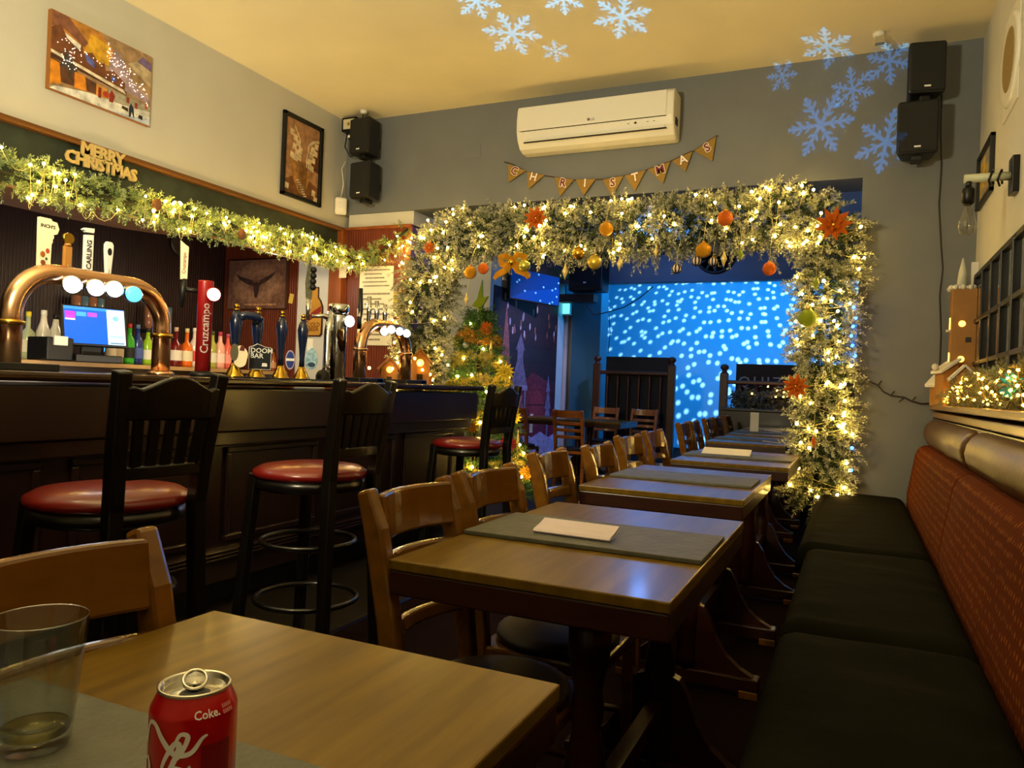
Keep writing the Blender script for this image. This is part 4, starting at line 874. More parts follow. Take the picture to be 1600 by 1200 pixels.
# bunting
t = thing('bunting', 'hessian pennant bunting spelling CHRISTMAS under the air conditioner', 'bunting', (-1.75, YB-.02, 2.8))
KN = [(788, 253), (800, 256), (822, 268), (850, 274), (868, 277), (897, 281), (902, 281), (931, 280), (943, 280), (974, 275), (978, 274), (1009, 266), (1014, 264), (1047, 252), (1050, 251), (1081, 236), (1084, 236), (1118, 213), (1122, 212)]
kp = [on('y', x, y, YB-.02)-Vector((-1.75, YB-.02, 2.8)) for x, y in KN]
MB().tube(kp, .004, 6).build('cord', mat('brown_cord', (80, 56, 34), .8), t)
m_hess = mat('hessian', (150, 120, 56), .9, noise=.12, nscale=90, bump=.4, bscale=500)
m_letr = mat('dark_red_print', (110, 26, 34), .6); m_letw = mat('cream_print', (238, 228, 214), .6)
FL = [((794, 257), (822, 267), (795, 285), 'C'), ((824, 268), (851, 274), (826, 296), 'H'), ((867, 277), (897, 281), (875, 307), 'R'), ((900, 281), (931, 280), (912, 306), 'I'), ((942, 281), (974, 275), (957, 309), 'S'), ((977, 275), (1009, 266), (992, 299), 'T'), ((1013, 265), (1047, 253), (1036, 287), 'M'), ((1050, 252), (1082, 237), (1071, 268), 'A'), ((1085, 236), (1119, 213), (1113, 252), 'S')]
for i, (a, b, c, ch) in enumerate(FL):
    A_, B_, C_ = [on('y', *q, YB-.02)-Vector((-1.75, YB-.02, 2.8)) for q in (a, b, c)]
    A_.y = B_.y = C_.y = -.002
    fl = MB().prism([(A_.x, A_.z), (B_.x, B_.z), (C_.x, C_.z)], -.006, -.003).build('pennant', m_hess, t)
    m = (A_*1.05+B_*1.05+C_*.9)/3; ang = math.atan2(B_.z-A_.z, B_.x-A_.x)
    rot = (Matrix.Rotation(-ang, 3, 'Y')@Matrix.Rotation(PI/2, 3, 'X')).to_euler()
    lettering(ch, .085, m_letw if ch in 'HIT' or i == 7 else m_letr, fl, (m.x, -.0095, m.z+.006), rot, off=.002, name='letter')
    if not (ch in 'HIT' or i == 7): lettering(ch, .085, m_letw, fl, (m.x, -.0078, m.z+.006), rot, off=.0065, name='letter_outline')
    else: lettering(ch, .085, m_letr, fl, (m.x, -.0078, m.z+.006), rot, off=.005, name='letter_outline')
# small ceiling fixings and cables
t = thing('ceiling_hook', 'small white sensor on the ceiling near the right speakers', 'sensor', (.06, 5.12, ZC)); MB().lathe([(.035, 0), (.035, -.02), (.02, -.03)], 14).build('base', m_plast, t); MB().box((-.02, -.02, -.07), (.03, .02, -.03)).build('body', m_chrome, t)
t = thing('ceiling_hook', 'small white cable outlet on the ceiling above the left speakers', 'cable outlet', (-3.84, 5.2, ZC)); MB().lathe([(.03, 0), (.03, -.018), (.012, -.03)], 14).build('base', m_plast, t); MB().tube([(0, 0, -.02), (-.03, .02, -.09)], .006, 6).build('cable', m_blk, t)
pts = [on('y', *q, YB-.012) for q in ((1472, 130), (1470, 200), (1471, 260), (1467, 320), (1470, 380), (1473, 420), (1468, 460), (1470, 520), (1468, 575), (1475, 610))]
tag(MB().tube([p-pts[0] for p in pts], .004, 6).build('speaker_cable', m_dkwire, loc=pts[0]), 'thin dark cable running down the grey pier', 'cable')
pts = [on('y', *q, YB-.02) for q in ((1336, 575), (1346, 588), (1354, 594), (1372, 602), (1380, 612), (1392, 618), (1413, 621), (1425, 627), (1440, 631), (1456, 630))]
t = thing('light_lead', 'twig-like dark light lead sagging from the arch to the shelf', 'cable', pts[0]); MB().tube([p-pts[0] for p in pts], .005, 6).build('lead', m_dkwire, t)
for i in (2, 3, 5, 6, 7): MB().tube([pts[i]-pts[0], pts[i]-pts[0]+Vector((.02 if i % 2 else -.03, -.01, .03 if i % 2 else -.03))], .004, 5).build('lamp_socket', m_dkwire, t)

# ---------------------------------------------------------------- right wall
p = on('x', 1582, 95, XR); t = thing('wall_vent', 'round white wall grille with beige centre at the upper right', 'grille', (XR, 4.37, 2.83), -PI/2)
Tw = RX(PI/2)
MB().lathe([(.23, 0), (.23, .012), (.215, .02), (.2, .018)], 36, T=Tw).build('rim', m_plast, t); MB().lathe([(.155, .018), (.15, .021)], 36, T=Tw).build('mesh_disc', mat('beige_mesh', (150, 126, 74), .6, noise=.2, nscale=120), t)
MB().box((-.2, -.006, -.26), (.2, 0, .26)).build('backing_plate', m_plast, t, bevel=.004)
t = thing('framed_picture', 'dark framed picture with gold figures on the right wall', 'picture', (XR, 5.06, 2.455), -PI/2)
fr = MB(); w_, h_ = .52, .32
for lo, hi in (((-w_/2, -h_/2), (-w_/2+.022, h_/2)), ((w_/2-.022, -h_/2), (w_/2, h_/2)), ((-w_/2, h_/2-.022), (w_/2, h_/2)), ((-w_/2, -h_/2), (w_/2, -h_/2+.022))): fr.box((lo[0], -.025, lo[1]), (hi[0], 0, hi[1]))
fr.build('frame', m_blk, t, bevel=.003)
picture(t, w_-.04, h_-.04, [((150, 146, 140), rect(0, 0, 1, 1)), ((206, 166, 30), rect(.05, .15, .2, .9)), ((226, 186, 50), rect(.24, .3, .4, .95)), ((206, 160, 30), rect(.45, .1, .6, .7)), ((226, 190, 80), rect(.08, .0, .5, .12))], y=-.006)
t = thing('wall_lamp', 'black wall lamp with bare clear filament bulb by the framed picture', 'lamp', (XR, 4.12, 2.19), -PI/2)
MB().box((-.05, -.03, -.085), (.05, 0, .085)).build('mount_plate', m_blk2, t, bevel=.004)
MB().tube([(0, -.02, 0), (0, -.215, .0)], .02, 12).build('arm', mat('pale_pipe', (196, 200, 170), .35), t)
for y in (-.07, -.105): MB().tube([(.0, y, -.045), (.018, y-.012, -.02), (.026, y, .02), (0, y+.006, .032), (-.026, y+.01, .02), (-.02, y+.012, -.03)], .005, 6).build('hook', m_blk2, t)
MB().tube([(0, -.195, 0), (0, -.195, -.05)], .014, 10).build('stem', m_blk2, t)
MB().lathe([(.024, -.045), (.028, -.055), (.028, -.115), (.018, -.125)], 14, (0, -.195, 0)).build('socket', m_blk2, t)
MB().lathe([(.014, -.12), (.018, -.14), (.036, -.205), (.04, -.228), (.03, -.258), (.006, -.27)], 18, (0, -.195, 0)).build('glass_bulb', thin_glass('thin_bulb_glass', (.93, .92, .86), 1.5), t)
MB().tube([(-.006, -.195, -.13), (-.01, -.195, -.235), (.004, -.195, -.14), (.01, -.195, -.235)], .0012, 4).build('filament', m_brass, t)
# gridded mirror
Y0, Y1, Z0, Z1 = 2.2, 5.2, 1.13, 1.88
t = thing('grid_mirror', 'black gridded window mirror on the right wall', 'mirror', (XR, Y1, Z0), -PI/2)
ys = [0, .3, .6, .9, 1.2, 1.5, 1.8, 2.1, 2.4, 2.7, 3.0]; zs = [0, .23, .48, .75]
for i in range(len(ys)-1):
    for j in range(3): MB().box((ys[i]+.012, -.012, zs[j]+.012), (ys[i+1]-.012, -.006, zs[j+1]-.012)).build('pane', m_mirror, t)
for x in ys: MB().box((x-.014, -.03, 0), (x+.014, 0, .75)).build('upright_bar', m_blk2, t, bevel=.003)
for z in zs: MB().box((-.014, -.028, z-.013), (3.014, -.001, z+.013)).build('cross_bar', m_blk2, t, bevel=.003)
struct('trim_9', B((XR-.035, YB-.13, 1.107), (XR, YB-.1, 1.98)), m_white, 'white strip beside the mirror')

# ornaments on the ledge
ZS = 1.107
m_win = mat('lit_window', (255, 200, 80), .5, emit=6, emit_rgb=(255, 190, 70)); m_snow = mat('fake_snow', (226, 222, 210), .8, bump=.6, bscale=120)
t = thing('tower_ornament', 'tall wooden church tower ornament with white spire on the ledge', 'ornament', (.565, 5.22, ZS))
MB().box((-.055, -.065, 0), (.075, .055, .70)).build('tower', m_wood, t, bevel=.003)
MB().lathe([(.03, .72), (.022, .80), (.004, .89)], 10, (.0, 0, 0)).build('spire', mat('pale_spire', (206, 206, 190), .6), t)
mb = MB()
for k in range(12): a = k/12*2*PI; mb.ball((.06*max(-1, min(1, 1.3*math.cos(a))), .06*max(-1, min(1, 1.3*math.sin(a))), .708), .016, 8)
mb.box((-.062, -.062, .70), (.062, .062, .716)).build('snow_rim', m_snow, t)
for z in (.28, .49):
    MB().lathe([(.018, 0), (.018, .003)], 14, T=Matrix.Translation((.0, -.065, z))@RX(PI/2)).build('round_window', m_win, t)
    MB().box((-.058, -.02, z-.03), (-.0555, .02, z+.04)).build('side_window', m_win, t); MB().box((-.075, -.03, z-.045), (-.055, .03, z-.032)).build('snowy_sill', m_snow, t)
MB().box((.02, -.068, .38), (.05, -.06, .41)).build('dark_opening', m_ink, t)
def house(loc, w, d, h, label, rz=0, snow=True, k=1.0):
    t = thing('house_ornament', label, 'ornament', loc, rz)
    MB().prism([(-w/2, 0), (w/2, 0), (w/2, h), (0, h+w*.55), (-w/2, h)], -d/2, d/2).build('walls', m_wood, t, bevel=.002)
    for s in (-1, 1):
        MB().prism([(s*(w/2+.02), h-.02), (0, h+w*.55+.005), (0, h+w*.55+.02), (s*(w/2+.025), h-.004)], -d/2-.015, d/2+.015).build('roof_slope', m_snow if snow else m_wood, t)
    MB().lathe([(w*.18, 0), (w*.18, .003)], 14, T=Matrix.Translation((0, -d/2, h*.95))@RX(PI/2)).build('round_window', m_win, t)
    MB().box((-w*.15, -d/2-.003, 0), (w*.15, -d/2, h*.45)).build('door', m_ink if not snow else m_wood, t)
    return t
house((.55, 4.86, ZS), .1, .1, .16, 'small wooden house ornament with lit round window before the tower')
house((.475, 5.28, ZS), .07, .09, .13, 'tiny wooden house ornament at the left end of the ledge', .6)
t = thing('church_ornament', 'low wooden chapel ornament with snowy roof beside the tower', 'ornament', (.495, 5.16, ZS), .3)
MB().prism([(-.04, 0), (.04, 0), (.04, .26), (-.04, .2)], -.06, .06).build('walls', m_wood, t); MB().prism([(-.06, .19), (.05, .27), (.05, .285), (-.06, .205)], -.075, .075).build('roof_slope', m_snow, t)
MB().ball((-.065, 0, .23), .02, 10).build('snowball', m_snow, t)

# folded papers, can, glass
m_lav = mat('lavender_paper', (214, 200, 214), .6)
def fold(loc, rz, label, w, d, pts, mt):
    o = MB()
    n = len(pts); rings = [[Vector((x, y, z)) for x in (-w/2, w/2)] for y, z in pts]
    V = []; F = []
    for (y, z) in pts:
        for x in (-w/2, w/2): V += [(x, y, z), (x, y, z+.0012)]
    for i in range(n-1):
        k = i*4; F += [(k, k+2, k+6, k+4), (k+1, k+5, k+7, k+3), (k, k+4, k+5, k+1), (k+2, k+3, k+7, k+6)]
    F += [(0, 1, 3, 2), ((n-1)*4, (n-1)*4+2, (n-1)*4+3, (n-1)*4+1)]
    o.add(V, F); return tag(o.build('leaflet', mt, loc=loc, rot=(0, 0, rz)), label, 'leaflet')
fold((-.615, 1.765, .7625), -.03, 'folded white leaflet lying on the slate', .2, .1, [(.035, .022), (.03, .016), (.0, .008), (-.03, .003), (-.036, .001), (-.038, .004), (-.03, .009), (.0, .015), (.035, .026)], m_lav)
fold((-.69, 4.67, .7625), .05, 'cream menu lying on the slate near the arch', .28, .16, [(.07, .026), (.03, .012), (-.07, .001), (-.071, .004), (.02, .018), (.07, .03)], m_paper)
MB_ = MB().prism([(-.04, 0), (.04, 0), (.04, .19), (-.04, .19)], -.0015, .0015).prism([(-.04, 0), (.04, 0), (.04, .19), (-.04, .19)], .03, .033)
tag(MB_.build('menu_card', m_paper, loc=(-.90, 7.85, .7625), rot=(0, 0, .15)), 'tall white card standing on a far table beyond the arch', 'card')
p = on('z', 1206, 690, .763); fold((p.x, p.y, .7515), PI/2+.1, 'zigzag folded white card beside the tall standing card', .07, .1, [(.07, .012), (-.07, .002), (-.072, .09), (.06, .10)], m_paper)
# can
t = thing('drink_can', 'open red soft drink can on the nearest table', 'can', (-.473, .448, .762), -.15)
m_can = mat('red_can_paint', (196, 14, 20), .3, metal=.35, coat=.5); m_alu = mat('aluminium', (206, 202, 190), .25, metal=1)
MB().lathe([(.024, 0), (.026, .002), (.033, .011), (.033, .097), (.0325, .100), (.0275, .1105), (.0268, .1125)], 40, cap=False).build('can_body', m_can, t)
MB().lathe([(.0268, .1122), (.0278, .1135), (.0278, .115), (.0265, .1155), (.0248, .114), (.0242, .1105), (.0225, .1095), (.0224, .111), (.0002, .111)], 40, cap=False).build('lid', m_alu, t)
def ring2(rx, ry, n=24): return [(rx*math.cos(2*PI*i/n), ry*math.sin(2*PI*i/n)) for i in range(n)]
MB().prism([(x+.0115, y) for x, y in ring2(.0088, .0115)], .1108, .1118, 'xy').build('mouth_opening', m_ink, t, rot=(0, 0, -.6))
tb = MB(); rg = [Vector((-.003+.0125*math.cos(a), .0088*math.sin(a), .1165-.003*math.cos(a))) for a in np.linspace(0, 2*PI, 25)]
tb.tube(rg, .0016, 6, cap=False).tube([(.003, -.006, .115), (.003, .006, .115)], .0016, 6).ball((0, 0, .1135), .003, 8).build('ring_pull', m_alu, t, rot=(0, 0, -.6))
def on_can(me, a0, z0, R=.0333):
    for v in me.vertices:
        a = a0+v.co.x/R; zz = z0+v.co.y; rr = R+v.co.z if zz < .098 else R-(zz-.098)*.42+v.co.z
        v.co = Vector((rr*math.sin(a), -rr*math.cos(a), zz))
    return me
me = text_mesh('Coke.', .0085, ext=.0001, off=.0001); me.materials.clear(); me.materials.append(m_whitee); obj('lettering', on_can(me, 1.28, .101), t)
vv = []; ff = []
for r_, (z_, w_) in enumerate(((.1035, .009), (.0995, .010))):
    for k in range(5):
        x0 = -.005+k*.0021; b_ = len(vv); vv += [(x0, z_-.0014, .0001), (x0+.0015, z_-.0014, .0001), (x0+.0015, z_+.0014, .0001), (x0, z_+.0014, .0001)]; ff.append((b_, b_+1, b_+2, b_+3))
me = bpy.data.meshes.new('small_print'); me.from_pydata(vv, [], ff); me.materials.append(mat('pink_ink', (200, 120, 120), .5)); obj('small_print', on_can(me, 1.82, 0), t)
def stroke(pts, w):
    "flat brush stroke with swelling width"
    pts = [Vector((x, y)) for x, y in pts]; q = []
    for i in range(len(pts)-1):
        p0, p1, p2, p3 = pts[max(i-1, 0)], pts[i], pts[i+1], pts[min(i+2, len(pts)-1)]
        for k in range(6):
            s = k/6; q.append(.5*((2*p1)+(p2-p0)*s+(2*p0-5*p1+4*p2-p3)*s*s+(3*p1-p0-3*p2+p3)*s**3))
    q.append(pts[-1]); V = []; F = []
    for i, p in enumerate(q):
        d = (q[min(i+1, len(q)-1)]-q[max(i-1, 0)]); n = Vector((-d.y, d.x)).normalized(); f = i/(len(q)-1); ww = w*(.35+.65*math.sin(PI*f))
        V += [(p.x+n.x*ww, p.y+n.y*ww, .0002), (p.x-n.x*ww, p.y-n.y*ww, .0002)]
        if i: k = 2*i; F.append((k-2, k-1, k+1, k))
    return V, F
V = []; F = []
for n_, (s_, w) in enumerate((([(-.034, .076), (-.03, .092), (-.022, .094), (-.014, .084), (-.004, .074), (.008, .074), (.016, .084), (.02, .086)], .0022), ([(-.006, .074), (.0, .088), (.006, .086), (.0, .072), (-.006, .068)], .0018),
        ([(-.03, .05), (-.038, .044), (-.040, .03), (-.034, .024), (-.028, .032), (-.028, .044), (-.032, .05)], .0022), ([(-.016, .034), (-.012, .05), (-.004, .064), (.0, .062), (-.006, .046), (-.016, .026), (-.012, .016)], .0022), ([(.006, .044), (-.004, .046), (-.011, .032), (-.007, .02), (.0, .026), (.008, .046), (.003, .026), (.006, .018), (.012, .024)], .0022))):
    v, f = stroke([(x, z+(.017 if n_ > 1 else 0)) for x, z in s_], w); k = len(V); V += v; F += [tuple(i+k for i in q) for q in f]
me = bpy.data.meshes.new('script_lettering'); me.from_pydata(V, [], F); me.materials.append(m_whitee); obj('script_lettering', on_can(me, .68, .0), t)
me = bpy.data.meshes.new('ingredients_panel'); vv = [(-.012+.024*i/8, y, .0001) for y in (.01, .078) for i in range(9)]; me.from_pydata(vv, [], [(i, i+1, i+10, i+9) for i in range(8)]); me.materials.append(mat('dark_red_panel', (120, 10, 20), .4)); obj('ingredients_panel', on_can(me, 1.52, .0), t)
# tumbler
t = thing('tumbler', 'nearly empty clear glass tumbler on the nearest table', 'glass', (-.705, .474, .762))
MB().lathe([(.004, 0), (.029, 0), (.0305, .003), (.0315, .012), (.0425, .122), (.0418, .1235), (.041, .122), (.0298, .014), (.028, .0125), (.004, .012)], 40).build('glass_wall', m_glass, t)
MB().lathe([(.004, .0128), (.0285, .0132), (.0296, .019), (.004, .019)], 32).build('drink_dregs', mat('pale_lager', (226, 206, 120), .05, trans=.9, ior=1.33), t)
# ---------------------------------------------------------------- garlands and fairy lights
def front_bulbs(path, n, face, spread=1.0, r0=.75):
    "bulb positions over the outer skin of a swag, on the side that faces the room"
    q, tan, s = path_pts(path, n*6); d = np.random.randn(len(q), 3); d -= (d*tan).sum(1, keepdims=True)*tan; d /= np.linalg.norm(d, axis=1, keepdims=True)
    ok = (d@np.array(face)) > .25; q, d, s = q[ok][:n], d[ok][:n], s[ok][:n]
    P = q[:, :3]+d*(q[:, 3:4]*np.random.uniform(r0, 1.08, (len(q), 1))); return [tuple(P[i]) for i in np.argsort(s)]
YA = 5.27
ARCH = [(-3.24, YA, 1.0, .18), (-3.24, YA, 1.2, .22), (-3.21, YA, 1.7, .25), (-3.16, YA, 2.1, .26), (-2.96, YA, 2.28, .23), (-2.6, YA, 2.31, .21), (-2.0, YA, 2.29, .2), (-1.4, YA, 2.29, .2), (-.8, YA, 2.31, .2), (-.42, YA, 2.32, .2), (-.2, YA, 2.25, .21), (-.17, YA, 2.1, .2), (-.19, YA, 1.8, .19), (-.2, YA, 1.3, .18), (-.17, YA, .8, .18), (-.2, YA, .45, .2)]
t = thing('garland_arch', 'thick frosted fir garland framing the wide opening', 'garland', (0, 0, 0))
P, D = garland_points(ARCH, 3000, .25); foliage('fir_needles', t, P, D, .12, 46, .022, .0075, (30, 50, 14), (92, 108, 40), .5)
P, D = garland_points([(x, y, z, r*.75) for x, y, z, r in ARCH], 1700, .0); foliage('inner_shade_needles', t, P, D, .09, 30, .026, .008, (18, 34, 10), (40, 62, 18), .0)  # unfrosted inner sprigs, greens darkened to stand for shade inside the swag
P, D = garland_points(ARCH, 330, .5); foliage('long_twigs', t, P, D, .17, 44, .024, .007, (44, 60, 26), (90, 104, 50), .45)
MB().tube([p[:3] for p in ARCH], .004, 6).build('core_branch', mat('twig_brown', (40, 42, 18), .8), t)
pts = front_bulbs(ARCH, 185, (0, -1, 0), r0=.9)
light_string('warm white fairy lights wound through the frosted arch', pts, .0098, m_bulb, 'warm98', sag=.015)
# garland on the bar fascia
FAS = [(XL+.06, -.5, 2.14, .10), (XL+.07, 2.4, 2.13, .12), (XL+.06, 2.9, 2.15, .10), (XL+.07, 3.5, 2.15, .09), (XL+.07, 4.2, 2.17, .085), (XL+.07, 4.9, 2.19, .085), (XL+.12, 5.2, 2.17, .08), (-3.86, 5.32, 2.13, .07), (-3.62, 5.33, 2.26, .075), (-3.44, 5.33, 2.40, .08)]
t = thing('bar_garland', 'green fir garland draped along the fascia above the bar', 'garland', (0, 0, 0))
P, D = garland_points(FAS, 1900, .1); foliage('fir_needles', t, P, D, .07, 34, .02, .006, (66, 104, 30), (140, 160, 60), .22)
MB().tube([p[:3] for p in FAS], .012, 6).build('core_branch', MATS['twig_brown'], t)
for q in ((245, 320), (378, 366)):
    p = on('x', *q, XL+.17); MB().ball((p.x, p.y, p.z), .03, 10, (1, 1, 1.3)).build('pine_cone', mat('cone_brown', (120, 76, 36), .7, bump=.9, bscale=90), t)
light_string('warm white fairy lights along the garland above the bar', front_bulbs(FAS[1:], 95, (1, -.3, -.2), r0=1.0), .0088, m_bulb, 'warm88', sag=.06, wr=.002)
pts = [on('y', *q, 5.37) for q in ((628, 385), (633, 400), (624, 415), (632, 428), (618, 400), (622, 378), (628, 440))]
light_string('few fairy lights dangling on the wood panel left of the arch', pts, .009, m_amber, 'amber9', sag=.01)
# amber garland on the ledge
SH = [(.52, 5.2, ZS+.035, .04), (.55, 4.7, ZS+.07, .07), (.55, 4.2, ZS+.09, .08), (.56, 3.7, ZS+.09, .08), (.56, 2.9, ZS+.09, .08)]
t = thing('ledge_garland', 'green garland with amber lights along the oak ledge', 'garland', (.55, 4.0, ZS)); off = np.array((.55, 4.0, ZS))
P, D = garland_points(SH, 620, .1); foliage('fir_needles', t, P-off, D, .06, 22, .022, .004, (50, 76, 24), (120, 110, 40), .15)
MB().tube([np.array(p[:3])-off for p in SH], .01, 6).build('core_branch', MATS['twig_brown'], t)
light_string('amber fairy lights heaped on the oak ledge garland', front_bulbs(SH, 75, (-.8, -.6, .1), r0=.8), .0065, m_amber, 'amber7', sag=.008)
def flower(name, loc, r, mt, label, cat, facing=(0, -1, 0), petals=9, group=None):
    t = thing(name, label, cat, loc, 0, group); T = Vector(facing).to_track_quat('Z', 'Y').to_matrix().to_4x4()
    for ring, (n, rr, tilt) in enumerate(((petals, r, .35), (petals-3, r*.65, .8))):
        for k in range(n):
            a = 2*PI*k/n+ring*.3; M_ = T@RZ(a)@RY(-tilt)
            MB().add([M_@Vector(v) for v in ((0, 0, 0), (rr*.5, -rr*.2, .004), (rr, 0, 0), (rr*.5, rr*.2, .004), (rr*.5, 0, .012))], [(0, 1, 4), (1, 2, 4), (2, 3, 4), (3, 0, 4), (0, 3, 2, 1)]).build('petal', mt, t)
    MB().ball(T@Vector((0, 0, .012)), r*.14, 8).build('flower_centre', m_goldsm, t)
    return t
m_cyan = mat('cyan_glitter', (60, 190, 210), .4, metal=.3, bump=.8, bscale=300)
p = on('x', 1585, 603, .50); flower('flower_ornament', p, .055, m_cyan, 'cyan glitter flower in the ledge garland', 'ornament', (-.7, -.7, .1), 12)
p = on('x', 1560, 588, .52); flower('flower_ornament', p, .05, mat('pale_fir', (150, 160, 120), .6), 'pale frosted flower behind the cyan one on the ledge', 'ornament', (-.7, -.7, .3), 12)
# hanging ornaments of the arch
def bauble(px, py, rpx, mt, label, Y=5.04, kind='ball', stripes_=None):
    c = on('y', px, py, Y); r = rpx/FPX*c.dot(fwd); t = thing('bauble', label, 'bauble', c, 0, 'ornaments hanging from the arch')
    if kind == 'ball':
        MB().ball((0, 0, 0), r, 20).build('globe', mt, t)
        if stripes_:
            for k in range(8):
                a = 2*PI*k/8; MB().bar([(r*1.01*math.sin(b)*math.cos(a), r*1.01*math.sin(b)*math.sin(a), r*1.01*math.cos(b)) for b in np.linspace(.15, PI-.15, 9)], r*.32, .002, up=(math.cos(a), math.sin(a), 0.01)).build('stripe', stripes_, t)
        MB().lathe([(r*.25, r*.95), (r*.25, r*1.15), (r*.1, r*1.2)], 10).build('cap', m_goldsm, t); top = r*1.15
    else:
        h = rpx*2.7/FPX*c.dot(fwd); MB().lathe([(.001, -h), (r*.5, -h*.5), (r, -h*.05), (r*.9, h*.1), (r*.4, h*.5), (.001, h)], 8).build('spindle', mt, t); top = h
    MB().tube([(0, 0, top), (0, .03, top+.09), (0, .1, top+.18)], .0015, 4).build('thread', m_wire, t)
m_strw = mat('cream_gloss', (226, 206, 190), .3); m_ivory = mat('ivory_gloss', (230, 206, 130), .3, metal=.3)
bauble(947, 358, 11, m_gold, 'gold glitter bauble in the top garland left of centre', 5.0)
bauble(1133, 341, 12, m_orange, 'copper orange bauble high in the top garland', 5.0)
bauble(1099, 391, 12, m_gold, 'yellow glitter bauble before the round clock')
bauble(929, 410, 11, mat('lemon_foil', (222, 190, 70), .3, metal=.6), 'lemon gold disc bauble below the garland beside the black speaker box')
bauble(904, 396, 10, m_goldsm, 'shiny gold bauble tucked under the garland beside the lemon disc')
bauble(1202, 420, 10.5, m_orange, 'orange bauble on a yellow ribbon right of the clock')
bauble(755, 420, 8.5, m_orange, 'small orange bauble by the left arch leg')
bauble(735, 426, 10, m_gold, 'gold glitter bauble beside the small orange one')
bauble(1262, 497, 14, m_greenb, 'green glitter bauble on the right arch leg', 5.02)
bauble(1057, 420, 7.5, m_strw, 'lowest of three small striped baubles', stripes_=m_ink)
bauble(1088, 408, 7.5, m_strw, 'striped bauble half behind the yellow glitter one', stripes_=m_ink)
bauble(1114, 409, 7, m_strw, 'striped bauble in front of the clock face', stripes_=m_ink)
for px, py, r, mt, lab in ((883, 424, 5, m_ivory, 'ivory spindle hanging beside the blue wall corner'), (968, 412, 4.5, m_ivory, 'ivory spindle right of the lemon disc'), (1025, 393, 4, m_ivory, 'small ivory spindle left of the striped baubles'), (1131, 404, 5, m_ivory, 'ivory spindle right of the clock dial'), (1157, 397, 4, m_greenb, 'green spindle right of the clock'), (729, 468, 4, m_ivory, 'ivory spindle hanging by the left arch leg'), (1275, 442, 4.5, m_greenb, 'green spindle on the right arch leg'), (1271, 690, 4, m_orange, 'orange spindle low on the right arch leg')):
    bauble(px, py, r, mt, lab, kind='spindle', Y=5.02)
g = 'orange flowers in the arch'
for px, py, r, lab in ((838, 342, .10, 'orange poinsettia in the top garland at left'), (1302, 352, .12, 'large orange poinsettia at the right corner of the arch'), (1243, 604, .09, 'orange poinsettia half way down the right arch leg'), (1205, 400, .0, ''), (672, 388, .06, 'small copper poinsettia high on the left arch leg')):
    if lab: flower('poinsettia', on('y', px, py, 5.0), r, m_orange, lab, 'artificial flower', (.1, -1, .1), 9, g)
# gold reindeer-like bow figure
c = on('y', 800, 412, 5.02); t = thing('gold_bow', 'big gold glitter bow hanging from the arch at left', 'bow', c)
for s in (-1, 1):
    MB().bar([(0, 0, .02), (s*.05, -.02, .06), (s*.10, 0, .05), (s*.09, .01, 0), (s*.04, 0, -.01), (0, 0, .01)], .045, .006, up=(0, 1, 0)).build('loop', m_gold, t)
    MB().bar([(0, 0, 0), (s*.05, -.01, -.05), (s*.12, 0, -.08), (s*.14, 0, -.11)], [.03, .05, .045, .03], .006, up=(0, 1, 0)).build('tail', m_gold, t)
MB().ball((0, -.01, .01), .028, 12).build('knot', m_goldsm, t); MB().ball((.10, 0, -.02), .045, 14).build('jingle_ball', mat('lime_gold', (206, 200, 90), .25, metal=.7), t)
pts = [on('y', x, y, 5.2) for x, y in ((1334, 480), (1337, 497), (1333, 510), (1330, 525), (1332, 540), (1336, 556), (1331, 700), (1330, 735))]
light_string('blue lights on the outer edge of the right arch leg', pts, .012, m_bluebulb, 'blue', sag=.01, wmat=m_dkwire)

# ---------------------------------------------------------------- Christmas tree
TX, TY, TH = -2.91, 5.68, 1.75
t = thing('christmas_tree', 'green Christmas tree with gold tinsel beyond the end of the bar', 'tree', (TX, TY, 0))
n = 1500; z = .22+(TH-.22)*np.random.rand(n)**1.25; rad = .50*(1-(z-.12)/(TH-.1))+.02; a = np.random.rand(n)*2*PI
rr = rad*np.sqrt(np.random.uniform(.25, 1, n)); P = np.stack([rr*np.cos(a), rr*np.sin(a), z], 1); D = np.stack([np.cos(a), np.sin(a), np.random.uniform(-.35, .45, n)], 1)+np.random.randn(n, 3)*.2
foliage('fir_needles', t, P, D, .11, 30, .03, .006, (26, 70, 16), (74, 124, 30), .03)
MB().tube([(0, 0, 0), (0, 0, TH-.1)], [.03, .008], 8).build('trunk', MATS['twig_brown'], t)
MB().prism([(.02, .2), (.03, .05), (.085, .06), (.04, -.01), (.02, -.15), (-.01, -.04), (-.07, -.02), (-.02, .04)], -.012, .012).build('star_topper', m_greenb, t, (0, -.02, TH+.06), bevel=.004)
for k, (z0, z1, r0, colA, colB) in enumerate(((.46, .58, .40, (224, 196, 50), (246, 226, 110)), (.80, .92, .31, (224, 196, 50), (246, 226, 110)), (1.06, 1.18, .25, (224, 190, 50), (246, 220, 100)), (1.28, 1.36, .20, (190, 170, 60), (230, 214, 120)), (1.50, 1.55, .14, (214, 140, 20), (240, 180, 60)))):
    pa = [(r0*math.cos(b), r0*math.sin(b), z0+(z1-z0)*(.5+.5*math.sin(b*1.0+k))-.02*abs(math.sin(3*b)), .03) for b in np.linspace(0, 2*PI, 40)]
    P, D = garland_points(pa, 260, .05); o = foliage('tinsel_band', t, P, D, .03, 26, .032, .003, colA, colB, .0, m_foil)
def tree_pt(px, py, push=.0):
    "the point on the front of the tree cone along the line of sight through a picture position"
    d = ray(px, py); best = None
    for s in np.arange(4.5, 7.5, .01):
        p = Vector((0, 0, CZ))+d*s; r = .52*(1-(p.z-.12)/(TH-.1))+.04
        if math.hypot(p.x-TX, p.y-TY) < r: return p
    p = Vector((0, 0, CZ))+d*((TY-.1)/d.y); return p
